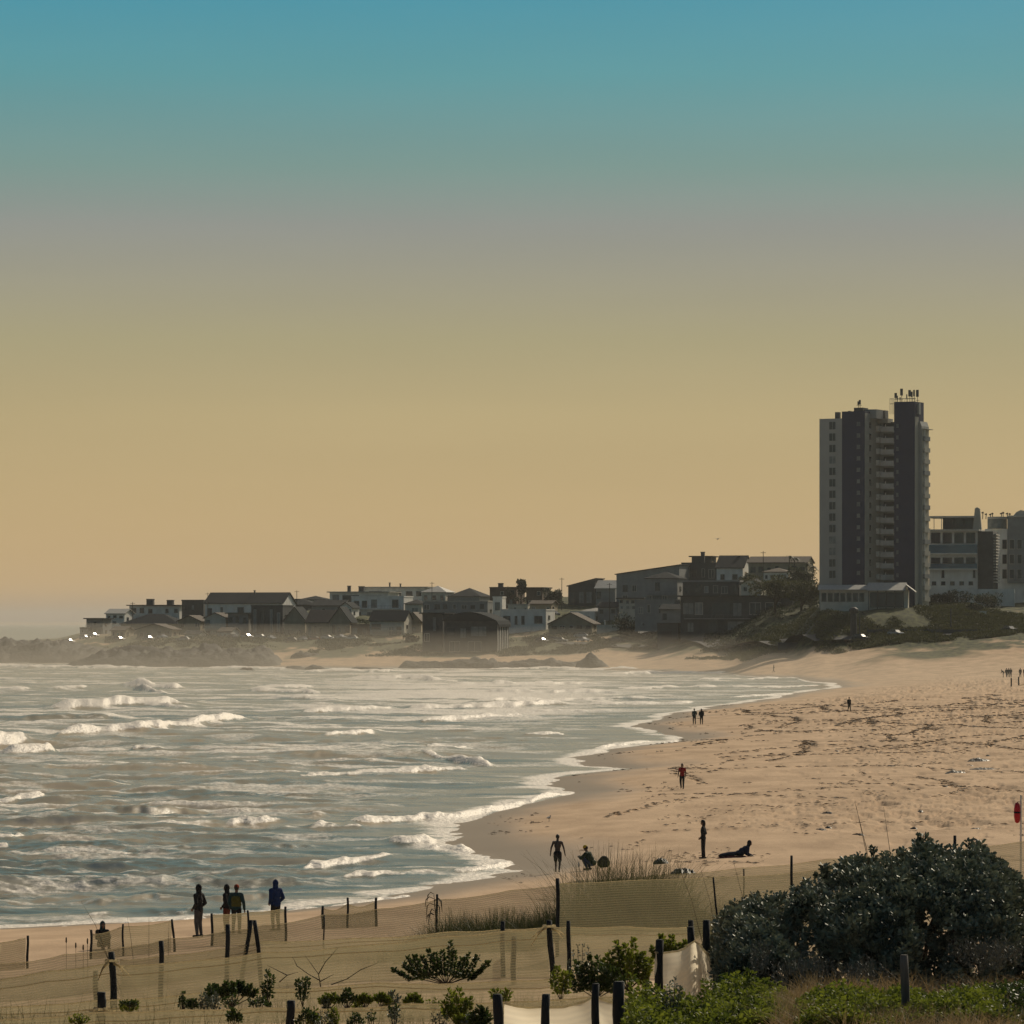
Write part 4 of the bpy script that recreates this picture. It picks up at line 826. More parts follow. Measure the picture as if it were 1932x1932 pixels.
palm('left palm of the crest group, above the long low brown house', 1488, 1298, 1046, 14); palm('middle palm leaning right on the crest beside the tower', 1521, 1270, 1060, 13); palm('palm with ragged crown nearest the tower', 1532, 1262, 1066, 12); palm('small palm just right of the first crest palm', 1498, 1300, 1050, 11)

def scrub(name, label, regions, m, n, size, kind='stuff'):
    C = []; D = []
    for (p0, p1, Y0, Y1, q) in regions:
        k = int(n * q); px = rng.uniform(p0, p1, k); Y = rng.uniform(Y0, Y1, k); X = (px - CX) * Y / F
        dens = fbm(X / 9, Y / 20, 3); keep = dens > .45; X = X[keep]; Y = Y[keep]; g = ground(X, Y); ok = g > (3.2 if p0 > 1250 else 2.6); X = X[ok]; Y = Y[ok]; g = g[ok]
        hgt = size * (.4 + 1.8 * fbm(X / 4, Y / 7, 2) ** 2)
        for j in range(14):
            u = rng.normal(0, 1, (len(X), 3)); u[:, 2] = abs(u[:, 2]); u /= np.linalg.norm(u, axis=1)[:, None]
            C.append(np.stack([X, Y, g], 1) + u * (hgt * rng.uniform(.3, 1.0, len(X)))[:, None] * np.array([1.4, 1.6, .75])); D.append(u)
    return tag(leaf_cloud(name, np.concatenate(C), np.concatenate(D), .42, .26, m, jit=.8), label, kind=kind)
scrub('dune_scrub', 'low scrub covering the dunes below the tower', [(1240, 1540, 1065, 1130, .7), (1540, 2050, 1026, 1074, 1.5), (1760, 2050, 1070, 1110, .6)], M['pale_leaf'], 5200, .9)
scrub('hillside_scrub', 'dark scrub between the houses', [(1060, 1330, 1225, 1300, 1.0), (200, 700, 1290, 1420, 1.3), (560, 1240, 1215, 1290, 1.6), (1330, 1560, 1110, 1260, .8)], M['tree_leaf'], 3600, .9)
for k, (px, Y, yt, wp, lb) in enumerate([(1772, 1112, 1118, 40, 'dark round shrub left of the pale forecourt wall'), (1806, 1110, 1113, 60, 'broad dark shrub in front of the forecourt wall'), (1862, 1108, 1118, 52, 'dark shrub right of the broad shrub by the forecourt wall'), (1840, 1084, 1138, 24, 'small round dark shrub beside the white utility box')]):
    make_tree('shrub', lb, px, Y, None, yt, wp, M['tree_leaf'], 'shrub', crown_frac=.97, n=1300, leafs=.45, trunk_r=.12)
X = XX(1850, 1075); b = MB(); b.box(-1.4, 1.4, -.6, .6, -1, 2.2); b.box(-1.5, 1.5, -.7, .7, 2.202, 2.35); b.box(-.05, 1.2, -.64, -.602, .2, 2)
tag(b.build('utility_box', M['white_wall']), 'small white utility box standing in the dune scrub', 'utility box').location = (X, 1075, ZZ(1166, 1075) - .6)

# ------------------------------------------------------------------ rocks
def rock(label, pts, Y, depth, name='rock', cat='rock', m=None, seed=0, base=-.6):
    """outline of heights above the water along the shoreline, given real depth and rough relief"""
    pts = [(XX(px, Y), ZZ(py, Y)) for px, py in pts]; x0, x1 = pts[0][0], pts[-1][0]
    nx = max(40, int((x1 - x0) / .45)); ny = 40; xs = np.linspace(x0, x1, nx); top = np.interp(xs, [p[0] for p in pts], [p[1] for p in pts])
    us = np.linspace(-1, 1, ny); Xg, Ug = np.meshgrid(xs, us)
    prof = np.clip(1 - np.abs(Ug) ** 2.2, 0, 1)
    nz = fbm(Xg / 2.6 + seed * 11, Ug * depth / 2.6, 5); nz2 = fbm(Xg / 9 + seed, Ug * depth / 9 + 5, 3)
    e = sstep(0, .06, (Xg - x0) / (x1 - x0)) * sstep(1, .94, (Xg - x0) / (x1 - x0))
    Z = base + (top[None, :] - base) * prof * e * (.30 + .6 * nz2 + .85 * nz); Yg = Y + Ug * depth + (nz - .5) * 3
    V = np.stack([Xg + (nz2 - .5) * 2, Yg, Z], -1).reshape(-1, 3)
    o = npmesh(name, V, gridfaces(ny, nx), m or M['rock'], smooth=False, loc=(float((x0 + x1) / 2), Y, 0.)); return tag(o, label, cat)
rock('long dark rock shelf at the seaward foot of the headland houses', [(120, 1254), (160, 1243), (200, 1230), (240, 1226), (330, 1229), (400, 1224), (460, 1230), (490, 1226), (520, 1238), (548, 1252)], 1215, 26, seed=1)
rock('dark low point running out to the left edge of the photo', [(-260, 1236), (-100, 1218), (0, 1214), (90, 1214), (160, 1222), (230, 1240)], 1330, 40, name='rocky_point', seed=2)
rock('black twin-humped rock in the white surf', [(537, 1266), (545, 1256), (562, 1257), (575, 1262), (590, 1256), (606, 1258), (616, 1263)], 1110, 6, seed=3)
rock('low flat rock in the surf right of the twin-humped rock', [(650, 1263), (680, 1259), (700, 1262), (735, 1262), (758, 1268)], 1105, 5, seed=4)
rock('small rock awash left of the twin-humped rock', [(448, 1266), (462, 1259), (475, 1260), (483, 1268)], 1095, 4, seed=5)
rock('thin dark reef between surf and far sand', [(740, 1252), (800, 1250), (880, 1246), (960, 1245), (1040, 1248), (1100, 1250), (1150, 1254)], 1145, 7, name='reef', cat='reef', seed=6)
rock('pointed rock mound on the far beach', [(1082, 1254), (1098, 1246), (1112, 1240), (1122, 1240), (1134, 1246), (1150, 1255), (1170, 1258)], 1130, 7, seed=7)
rock('flat brown rock strip at the far waterline', [(1225, 1268), (1260, 1264), (1300, 1262), (1330, 1263), (1350, 1267)], 1075, 4, seed=8)
rock('stubby rock below the houses at the end of the rock shelf', [(545, 1240), (560, 1232), (580, 1236), (600, 1240), (625, 1244)], 1240, 6, seed=9)

# ------------------------------------------------------------------ cars, poles
PAINT = [('white', (.60, .60, .58)), ('silver', (.36, .37, .37)), ('dark', (.03, .035, .04)), ('red', (.22, .03, .02)), ('blue', (.04, .07, .16))]
CM = {k: mat(k + '_car_paint', c, .25, tuple(x * .92 for x in c), 1, spec=.6) for k, c in PAINT}
M['tyre'] = mat('tyre', (.02, .02, .02), .9); M['lamp_glass'] = mat('lamp_glass', (.6, .6, .55), .1, spec=.8)
M['car_glass'] = mat('car_glass', (.02, .025, .03), .21, spec=.9)
def make_car(paint, Ln=4.2):
    r = empty('parked_car', (0, 0, 0)); m = CM[paint]; h = Ln / 2
    b = MB(); b.prism_y([(-h, .28), (h, .28), (h, .62), (h * .94, .78), (h * .45, .92), (-h * .9, .95), (-h, .7)], -.85, .85); bo = b.build('body', m, r)
    b = MB(); b.add([(h * .45, -.78, .92), (h * .45, .78, .92), (-h * .85, .78, .95), (-h * .85, -.78, .95), (h * .202, -.64, 1.42), (h * .202, .64, 1.42), (-h * .62, .64, 1.45), (-h * .62, -.64, 1.45)],
          [(4, 5, 6, 7), (0, 1, 5, 4), (1, 2, 6, 5), (2, 3, 7, 6), (3, 0, 4, 7)]); b.build('windows', M['car_glass'], r)
    b = MB(); b.box(-h * .60, h * .10, -.62, .62, 1.452, 1.49); b.build('roof', m, r)
    for x in (-h * .62, h * .62):
        for y in (-.86, .86):
            w = MB(); w.tube([(x, y - .1, .32), (x, y + .1, .32)], .32, 14); wo = w.build('wheel', M['tyre'], r)
            w = MB(); sg = 1 if y > 0 else -1; w.tube([(x, y + sg * .101, .32), (x, y + sg * .115, .32)], .19, 10); w.build('rim', M['metal'], wo)
    for y in (-.6, .6): w = MB(); w.box(h * .955, h + .02, y - .16, y + .16, .58, .70); w.build('headlight', M['lamp_glass'], r)
    return r
protos = {}
def copy_tree(o, parent=None):
    c = o.copy(); COL.objects.link(c); c.parent = parent
    for ch in o.children: copy_tree(ch, c)
    return c
def put_car(paint, px, py, Y, rz, label):
    if paint not in protos: protos[paint] = make_car(paint); o = protos[paint]
    else: o = copy_tree(protos[paint])
    X = XX(px, Y); o.location = (X, Y, max(gz(X, Y), ZZ(py, Y) - 2) + .1); o.rotation_euler = (0, 0, R(rz)); tag(o, label, 'car', 'cars parked along the coast road')
cars = [('dark', 104, 1208, 1432, 'dark car leftmost on the seaward point, its windscreen glinting'), ('silver', 130, 1207, 1436, 'silver car second from the seaward tip'), ('white', 160, 1206, 1432, 'white car glinting below the first flat-topped house'), ('silver', 176, 1207, 1430, 'silver car beside the white glinting car'),
 ('dark', 224, 1211, 1385, 'dark car below the pale low-gabled house'), ('silver', 280, 1213, 1362, 'silver car in front of the low tan cottage'), ('white', 306, 1212, 1364, 'white car right of the silver car by the tan cottage'), ('silver', 345, 1213, 1350, 'silver car below the tan twin-gabled house'),
 ('dark', 440, 1210, 1345, 'dark car below the slab-roofed brown-grey house'), ('white', 466, 1210, 1340, 'white car below the vertical-striped house'), ('silver', 492, 1210, 1338, 'silver car between two white cars below the striped house'), ('white', 510, 1210, 1336, 'white car below the lit gable'), ('dark', 548, 1211, 1330, 'dark car in the row below the tan gable house'),
 ('silver', 572, 1210, 1328, 'silver car in the row below the valley-roofed house'), ('red', 594, 1210, 1326, 'red-brown car in the long parked row'), ('white', 618, 1209, 1326, 'white glinting car below the steep dark roof slope'), ('silver', 642, 1210, 1322, 'silver car at the right end of the long parked row'), ('white', 662, 1211, 1320, 'white car below the dark low block'),
 ('dark', 1022, 1222, 1262, 'large dark car on the pale parking lot beside the arched-roof house'), ('dark', 1046, 1216, 1272, 'dark car behind, second on the pale parking lot'), ('silver', 1058, 1215, 1268, 'silver car nose-out at the right of the parking lot'), ('white', 1100, 1217, 1262, 'white car parked on the grass verge'), ('white', 1096, 1206, 1282, 'white van-like car behind the verge car'), ('dark', 1046, 1150, 1340, 'dark car at the top of the grey slope'),
 ('silver', 1223, 1168, 1258, 'silver car under the retaining wall'), ('dark', 1165, 1218, 1245, 'dark car beside the bend of the coast road'), ('silver', 1690, 1199, 1041, 'silver car glinting on the road below the tower'), ('dark', 1624, 1199, 1042, 'dark car left of the glinting car on the road below the tower'), ('dark', 1905, 1197, 1037, 'dark car on the road at the right edge')]
for i, (p, px, py, Y, lb) in enumerate(cars): put_car(p, px, py, Y, (-28 - 6 * px / 1046) if (i % 9 == 0 or px < 300) else [-20, -48, 165, -55, -10][i % 5], lb)

def pole(label, px, Y, yb, yt, rad, arm=0, name='street_lamp', cat='street lamp'):
    X = XX(px, Y); zb = min(ZZ(yb, Y), gz(X, Y)); zt = ZZ(yt, Y); r = empty(name, (X, Y, zb), 0, label, cat); H = zt - zb
    MB().tube([(0, 0, -.5), (0, 0, H)], [rad * 1.2, rad], 8).build('pole', M['frame_dark'], r)
    if arm: b = MB(); b.tube([(0, 0, H - .05), (arm, 0, H + .15)], .05, 6); b.box(arm - .3, arm + .35, -.12, .12, H + .08, H + .22); b.build('lamp_head', M['frame_dark'], r)
    else: b = MB(); b.ell((0, 0, H), (rad * 1.6, rad * 1.6, rad * 1.2)); b.build('cap', M['frame_dark'], r)
pole('thick dark post beside the dune road left of the tower foot', 1610.5, 1046, 1208, 1152, .75, name='thick_post', cat='post')
pole('slim lamp post right of the thick dark post', 1622, 1044, 1205, 1157, .12, .8)
pole('slim lamp post in the scrub below the glass-balconied apartments', 1794, 1050, 1195, 1148, .16, .9)
pole('lamp post on the left verge of the parking lot', 1036, 1290, 1216, 1180, .1, .7)
b = MB(); b.box(0, 30, 0, .25, -1, 1.1); o = b.build('road_wall', M['dark_wall']); o.location = (XX(1468, 1066), 1066, gzp(1500, 1062) + .2); o.rotation_euler = (0, 0, R(-8)); tag(o, 'low dark wall along the road left of the thick dark post', 'wall')
b = MB(); b.box(0, 52, 0, .25, -1, .9)
for k in range(18): b.box(k * 3., k * 3. + .18, -.05, .3, .902, 1.15)
o = b.build('road_wall', M['dark_wall']); o.location = (XX(1636, 1048), 1048, gzp(1790, 1043) + .1); o.rotation_euler = (0, 0, R(-14)); tag(o, 'long low dark road barrier below the tower dunes', 'barrier')

for k, (px, Y, yt, lb) in enumerate(((250, 1440, 1136, 'thin utility pole above the seaward houses'), (392, 1440, 1118, 'thin utility pole at the left end of the long dark roof'), (560, 1440, 1114, 'thin utility pole right of the long dark roof'), (815, 1440, 1098, 'thin utility pole left of the dark slate hip roof'), (1060, 1380, 1090, 'thin utility pole left of the mono-pitch house'), (1150, 1300, 1100, 'thin utility pole below the pale-roofed wing'), (1440, 1240, 1040, 'thin utility pole above the long low brown house'))):
    X = XX(px, Y); zb = gz(X, Y); H = ZZ(yt, Y) - zb; r = empty('utility_pole', (X, Y, zb), 0, lb, 'utility pole')
    MB().tube([(0, 0, -.3), (0, 0, H)], [.13, .09], 7).build('pole', M['trunk'], r); MB().box(-.8, .8, -.06, .06, H - .5, H - .38).build('crossarm', M['trunk'], r)
# ------------------------------------------------------------------ people
CL = {}
def cloth(n, c, r=.9): CL[n] = mat(n + '_cloth', c, r, tuple(x * .7 for x in c), 9, bump=.01, bscale=14); return CL[n]
M['skin'] = mat('skin', (.16, .085, .05), .55, (.13, .07, .042), 6, spec=.4); M['skin_dark'] = mat('dark_skin', (.045, .026, .018), .5, (.038, .02, .015), 6, spec=.5)
M['hair'] = mat('hair', (.012, .010, .009), .6, (.02, .016, .013), 20); M['eye'] = mat('eye', (.5, .48, .45), .2)
for n_, c_ in (('black', (.012, .013, .016)), ('navy', (.012, .018, .045)), ('royal_blue', (.006, .028, .12)), ('orange', (.34, .05, .012)), ('dark_orange', (.16, .035, .015)), ('hi_vis', (.10, .10, .02)), ('olive', (.05, .05, .028)), ('red', (.32, .02, .02)),
               ('teal', (.015, .05, .055)), ('yellow', (.60, .42, .03)), ('denim', (.02, .04, .11)), ('grey', (.07, .07, .075)), ('white', (.5, .5, .48)), ('dark_green', (.018, .04, .022)), ('towel_red', (.20, .03, .03))): cloth(n_, c_)

def person(label, px, Y, zfoot, H=1.75, face=180, J=None, skin='skin', top=('black', 1.0, True), legs=('navy', True), hair='short', hat=None, vest=None, hood=None, detail=1, sit=False, skirt=None, shoes='black', group=None, sleeve=True, tilt=0):
    """face: heading in degrees, 0 = looking away from the viewer, 180 = towards the viewer; local axes: x right, y forward, z up"""
    k = H / 1.75
    j = dict(hip=(0, 0, .93), chest=(0, .01, 1.26), neck=(0, 0, 1.47), head=(0, .02, 1.64),
             ls=(-.19, 0, 1.41), rs=(.19, 0, 1.41), le=(-.25, -.02, 1.13), re=(.25, -.02, 1.13), lw=(-.27, .05, .87), rw=(.27, .05, .87),
             lh=(-.095, 0, .90), rh=(.095, 0, .90), lk=(-.11, .03, .50), rk=(.11, .03, .50), la=(-.12, -.02, .09), ra=(.12, -.02, .09))
    j.update(J or {}); j = {a: Vector(b) * k for a, b in j.items()}
    X = XX(px, Y); r = empty('person', (X, Y, zfoot), R(-face if not sit else -face), label, 'person', group)
    vox = .011 if detail else .024
    def fin(b, name, m, v=None):
        o = b.build(name, m, r, True); md = o.modifiers.new('remesh', 'REMESH'); md.mode = 'VOXEL'; md.voxel_size = (v or vox); md.use_smooth_shade = True
        sm = o.modifiers.new('smooth', 'SMOOTH'); sm.iterations = 3; sm.factor = .5; return o
    b = MB(); hd = j['head']; up = (hd - j['neck']).normalized(); fw = Vector((0, 1, 0)); fw = (fw - up * fw.dot(up)).normalized(); rt = fw.cross(up)
    # head with jaw, nose, ears
    b.ell(hd + up * .02 * k, (.078 * k, .098 * k, .112 * k)); b.ell(hd + fw * .02 * k - up * .055 * k, (.058 * k, .07 * k, .065 * k)); b.ell(hd + fw * .095 * k - up * .012 * k, (.014 * k, .022 * k, .026 * k))
    b.ell(hd + fw * .082 * k - up * .052 * k, (.026 * k, .014 * k, .011 * k)); b.ell(hd + rt * .08 * k, (.012, .022, .032)); b.ell(hd - rt * .08 * k, (.012, .022, .032)); b.ell(hd + fw * .075 * k + up * .03 * k, (.06 * k, .026 * k, .014 * k))
    b.cap(j['neck'] - up * .04 * k, .062 * k, hd - up * .05 * k, .055 * k)
    # trunk
    b.ell(j['chest'], (.165 * k, .105 * k, .19 * k)); b.ell(j['chest'] * .45 + j['hip'] * .55, (.13 * k, .09 * k, .19 * k)); b.ell(j['hip'], (.155 * k, .105 * k, .13 * k)); b.cap(j['ls'], .062 * k, j['rs'], .062 * k); b.cap(j['neck'] - up * .1 * k, .085 * k, j['neck'], .06 * k)
    for s in 'lr':
        b.cap(j[s + 's'], .056 * k, j[s + 'e'], .043 * k); b.cap(j[s + 'e'], .042 * k, j[s + 'w'], .028 * k); b.cap(j[s + 'h'], .09 * k, j[s + 'k'], .058 * k); b.cap(j[s + 'k'], .057 * k, j[s + 'a'], .036 * k)
        fk = (j[s + 'k'] - j[s + 'a']); ff = j.get(s + 't') or Vector((0, 1, 0)); ff = Vector(ff).normalized() if j.get(s + 't') else Vector((0, 1, 0))
        b.cap(j[s + 'a'] - ff * .04 * k - Vector((0, 0, .04 * k)), .036 * k, j[s + 'a'] + ff * .15 * k - Vector((0, 0, .055 * k)), .028 * k)
        # hand: palm, four unequal curled fingers, thumb off the side
        wv = j[s + 'w']; d = (wv - j[s + 'e']).normalized(); si = Vector((1 if s == 'r' else -1, 0, 0)); pl = (fw - d * fw.dot(d)); pl = pl.normalized() if pl.length > .1 else up; nrm_ = d.cross(pl).normalized()
        b.cap(wv, .026 * k, wv + d * .075 * k, .030 * k)
        if detail:
            for q, (ln, of) in enumerate(((.066, .030), (.075, .010), (.07, -.010), (.055, -.030))):
                p0 = wv + d * .08 * k + pl * of * k; p1 = p0 + d * ln * .55 * k; p2 = p1 + (d * .8 - si * .5).normalized() * ln * .45 * k; b.cap(p0, .0105 * k, p1, .0095 * k, 6); b.cap(p1, .0095 * k, p2, .0085 * k, 6)
            p0 = wv + d * .03 * k + pl * .022 * k; p1 = p0 + (d * .6 + pl * .8).normalized() * .04 * k; b.cap(p0, .013 * k, p1, .011 * k, 6); b.cap(p1, .011 * k, p1 + (d * .9 + pl * .3).normalized() * .03 * k, .0095 * k, 6)
    fin(b, 'body', M[skin])
    e = MB(); 
    for sg in (-1, 1): e.ell(hd + fw * .088 * k + rt * .031 * k * sg + up * .008 * k, (.012 * k, .008 * k, .007 * k), 8, 6)
    e.build('eyes', M['eye'], r, True)
    b = MB(); b.ell(hd + up * .035 * k - fw * .012 * k, (.088 * k, .105 * k, .108 * k))
    if hair == 'long': b.ell(hd - fw * .05 * k - up * .06 * k, (.085 * k, .07 * k, .14 * k))
    if hair == 'bun': b.ell(hd - fw * .08 * k + up * .1 * k, (.05 * k, .05 * k, .05 * k))
    ho_ = b
    if hair != 'none' and not hood:
        # keep the face free: only the back and crown
        ho_.v = [tuple(Vector(v) - fw * max(0, (Vector(v) - hd).dot(fw) - .05 * k) ) if (Vector(v) - hd).dot(up) < .06 * k else v for v in ho_.v]
        ho_.build('hair', M['hair'], r, True)
    if hood:
        b = MB(); b.ell(hd + up * .025 * k - fw * .02 * k, (.105 * k, .118 * k, .135 * k)); b.cap(hd - fw * .04 * k + up * .07 * k, .08 * k, hd - fw * .05 * k + up * .15 * k, .02 * k); b.cap(j['neck'] - up * .02 * k, .115 * k, hd - up * .04 * k, .10 * k)
        b.v = [tuple(Vector(v) - fw * max(0, (Vector(v) - hd).dot(fw) - .06 * k)) for v in b.v]; fin(b, 'hood', CL[hood])
    if hat:
        b = MB(); b.ell(hd + up * .06 * k, (.098 * k, .112 * k, .10 * k)); b.v = [v if (Vector(v) - hd).dot(up) > .03 * k else tuple(Vector(v) + up * (.03 * k - (Vector(v) - hd).dot(up))) for v in b.v]; b.build('hat', CL[hat], r, True)
    if top:
        g = top[1] * 1.0; b = MB(); b.ell(j['chest'], (.18 * k * g, .122 * k * g, .20 * k)); b.ell(j['chest'] * .45 + j['hip'] * .55, (.155 * k * g, .112 * k * g, .20 * k)); b.ell(j['hip'] + Vector((0, 0, .02 * k)), (.172 * k * g, .125 * k * g, .13 * k)); b.cap(j['ls'], .078 * k * g, j['rs'], .078 * k * g); b.cap(j['neck'] - up * .1 * k, .10 * k, j['neck'] - up * .02 * k, .076 * k)
        for s in 'lr':
            b.cap(j[s + 's'], .074 * k * g, j[s + 'e'] if top[2] else j[s + 's'].lerp(j[s + 'e'], .5), .058 * k * g)
            if top[2]: b.cap(j[s + 'e'], .058 * k * g, j[s + 'e'].lerp(j[s + 'w'], .93), .042 * k * g)
        fin(b, 'jacket' if top[2] else 't_shirt', CL[top[0]])
    if vest:
        g = (top[1] if top else 1) * 1.1; b = MB(); b.ell(j['chest'] - Vector((0, 0, .02)), (.175 * k * g, .128 * k * g, .2 * k)); b.ell(j['chest'] * .4 + j['hip'] * .6, (.165 * k * g, .122 * k * g, .17 * k)); fin(b, 'vest', CL[vest])
    if legs:
        b = MB(); b.ell(j['hip'], (.166 * k, .118 * k, .12 * k))
        for s in 'lr':
            if legs[1]: b.cap(j[s + 'h'], .102 * k, j[s + 'k'], .076 * k); b.cap(j[s + 'k'], .074 * k, j[s + 'k'].lerp(j[s + 'a'], .93), .055 * k)
            else: b.cap(j[s + 'h'], .106 * k, j[s + 'h'].lerp(j[s + 'k'], .85), .088 * k)
        fin(b, 'trousers' if legs[1] else 'shorts', CL[legs[0]])
    if skirt:
        b = MB(); b.tube([j['hip'] + Vector((0, 0, .12 * k)), j['hip'], j['hip'] - Vector((0, 0, .40 * k)), j['hip'] - Vector((0, 0, skirt[1] * k))], [.15 * k, .19 * k, .24 * k, .25 * k], 16); fin(b, 'skirt', CL[skirt[0]])
    if shoes:
        for s in 'lr':
            b = MB(); ff = Vector((0, 1, 0)); b.cap(j[s + 'a'] - ff * .045 * k - Vector((0, 0, .038 * k)), .045 * k, j[s + 'a'] + ff * .155 * k - Vector((0, 0, .052 * k)), .036 * k); b.build('shoe', CL[shoes], r, True)
    return r
def ft(px, Y): return gzp(px, Y) + .01
def Yfeet(px, py, lo=120, hi=1000):
    Ys = np.arange(lo, hi, .5); g = ground((px - CX) * Ys / F, Ys); q = HZ + F * (CZ - g) / Ys; k = np.where(q <= py)[0]; return float(Ys[k[0]]) if len(k) else hi
walk = dict(lk=(-.10, .10, .52), la=(-.11, .22, .10), rk=(.10, .06, .50), ra=(.10, -.20, .12), le=(-.24, -.10, 1.14), lw=(-.25, .0, .90), re=(.24, .05, 1.13), rw=(.26, .18, .90))
arms_front = dict(le=(-.23, -.02, 1.14), re=(.23, -.02, 1.14), lw=(-.10, .20, 1.12), rw=(.10, .20, 1.12))
pockets = dict(le=(-.27, -.08, 1.15), re=(.27, -.08, 1.15), lw=(-.19, .10, .97), rw=(.19, .10, .97))
def PP(label, px, py, H, face, **kw):
    Y = kw.pop('Y', None) or Yfeet(px, py); return person(label, px, Y, ft(px, Y), H, face, **kw)
PP('hooded person in dark jacket standing alone by the net nearest the water', 375, 1769, 1.74, -60, J=pockets, hood='black', top=('black', 1.12, True), legs=('grey', True))
PP('person in dark top and orange dungarees, left of the high-visibility pair', 428, 1762, 1.66, -70, J=pockets, top=('black', 1.1, True), legs=('dark_orange', True), hair='none', hood='black')
PP('red-headed person in orange jacket and green high-visibility vest', 446, 1763, 1.66, 15, top=('teal', 1.12, True), vest='hi_vis', legs=('black', True), hat='orange', J=dict(re=(.29, -.04, 1.13), rw=(.30, .03, .86), le=(-.27, -.04, 1.13), lw=(-.22, .08, .90)))
PP('person in long royal blue hooded coat standing right of the orange pair', 520, 1757, 1.74, -40, J=pockets, hood='royal_blue', top=('royal_blue', 1.22, True), legs=('black', True))
PP('dark hooded figure seated low, only head and shoulders above the net', 193, 1786, 1.5, 160, Y=133, hood='teal', top=('black', 1.05, True), legs=('black', True),
   J=dict(hip=(0, -.1, .18), chest=(0, 0, .50), neck=(0, .03, .70), head=(0, .06, .87), ls=(-.19, .02, .64), rs=(.19, .02, .64), le=(-.24, .14, .40), re=(.24, .14, .40), lw=(-.1, .38, .42), rw=(.1, .38, .42), lh=(-.1, -.05, .15), rh=(.1, -.05, .15), lk=(-.14, .36, .46), rk=(.14, .36, .46), la=(-.12, .50, .09), ra=(.12, .50, .09)))
PP('shirtless man in dark shorts walking away beyond the tall black post', 1052, 1655, 1.78, 8, Y=199, skin='skin_dark', top=None, legs=('black', False), J=dict(walk, le=(-.29, -.06, 1.14), lw=(-.33, .02, .88), re=(.29, -.02, 1.14), rw=(.33, .08, .88)), shoes=None)
PP('crouching person in yellow cap, green top and blue jeans on the sand', 1112, 1642, 1.92, -60, hat='yellow', top=('dark_green', 1.12, True), legs=('denim', True),
   J=dict(hip=(0, -.18, .30), chest=(0, .02, .58), neck=(0, .12, .76), head=(0, .18, .92), ls=(-.19, .08, .70), rs=(.19, .08, .70), le=(-.25, .28, .50), re=(.25, .28, .50), lw=(-.12, .44, .56), rw=(.12, .44, .56), lh=(-.1, -.14, .27), rh=(.1, -.14, .27), lk=(-.15, .26, .52), rk=(.15, .26, .52), la=(-.12, .04, .09), ra=(.12, .04, .09)))
PP('slim person in dark sweater standing side-on beside the reclining one', 1327, 1621, 1.85, -80, top=('black', 1.0, True), legs=('black', True), hair='long', J=dict(pockets, la=(-.06, .02, .09), ra=(.06, -.04, .09), lk=(-.06, .02, .5), rk=(.06, 0, .5)))
PP('person lying propped on one elbow on a red towel', 1396, 1617, 1.78, 90, top=('navy', 1.45, True), legs=('navy', True), hood='black',
   J=dict(hip=(0, -.05, .17), chest=(0, .26, .33), neck=(0, .40, .47), head=(0, .46, .63), ls=(-.18, .34, .42), rs=(.18, .34, .42), le=(-.24, .32, .14), re=(.24, .34, .14), lw=(-.18, .55, .07), rw=(.18, .55, .07), lh=(-.08, -.12, .16), rh=(.08, -.12, .16), lk=(-.09, -.52, .16), rk=(.09, -.50, .14), la=(-.09, -.93, .09), ra=(.09, -.92, .09)))
PP('person in dark red top walking along the beach carrying sandals', 1287, 1489, 1.72, 190, J=walk, top=('red', 1.0, False), legs=('black', True), hair='bun')
PP('left one of the couple by the water, standing upright and slim', 1310, 1367, 1.80, 200, J=pockets, top=('teal', 1.0, True), legs=('black', True), detail=0)
PP('right one of the couple by the water, broader in a long dark coat', 1323.5, 1367, 1.74, 170, J=pockets, top=('black', 1.3, True), legs=('black', True), detail=0, hood='black')
PP('lone walker in dark clothes in the middle of the far beach', 1602, 1343, 1.74, 160, J=walk, top=('black', 1.05, True), legs=('olive', True), detail=0)
PP('tiny lone figure on the far pale beach', 1460, 1258, 1.74, -90, J=walk, top=('grey', 1.05, True), legs=('grey', True), detail=0, Y=975)
bend = dict(hip=(0, -.1, .88), chest=(0, .12, 1.12), neck=(0, .28, 1.26), head=(0, .36, 1.38), ls=(-.19, .22, 1.22), rs=(.19, .22, 1.22), le=(-.22, .34, .98), re=(.22, .34, .98), lw=(-.18, .45, .78), rw=(.18, .45, .78))
for px, f, J_, lb in ((1893, -80, bend, 'bent-over figure at the left of the group on the far beach'), (1899, 30, walk, 'dark figure second from left in the far group'), (1903, 190, pockets, 'broad dark figure in the middle of the far group'), (1907, 170, pockets, 'dark figure at the right of the far group'), (1925, 0, walk, 'dark figure apart, right of the far group'), (1933, 0, walk, 'dark figure cut by the right edge of the photo')):
    PP(lb, px, 1278, 1.75, f, J=J_, top=('black', 1.15, True), legs=('black', True), detail=0, group='people gathered on the far beach')
# the towel, bags and what is on the beach
def lump(name, label, cat, px, Y, w, d, h, m, seed=0, spiky=0.0, group=None, rot=0):
    n = 36; ny = 18; xs = np.linspace(-1, 1, n); ys = np.linspace(-1, 1, ny); Xg, Yg = np.meshgrid(xs, ys); rr = np.sqrt(Xg ** 2 + Yg ** 2)
    nz = fbm(Xg * 4 + seed * 7, Yg * 4, 4); Z = np.clip(1 - rr ** 2.4, 0, 1) * h * (.45 + nz) + spiky * h * (fbm(Xg * 12 + seed, Yg * 12, 2) - .5) * (rr < .95) - .06
    X = XX(px, Y); V = np.stack([Xg * w / 2, Yg * d / 2, Z], -1).reshape(-1, 3); o = npmesh(name, V, gridfaces(ny, n), m, smooth=not spiky); o.location = (X, Y, gz(X, Y)); o.rotation_euler = (0, 0, R(rot))
    return tag(o, label, cat, group)
lump('beach_towel', 'dark red towel under the reclining person', 'towel', 1388, Yfeet(1396, 1617), 1.9, .9, .16, CL['towel_red'], 3)
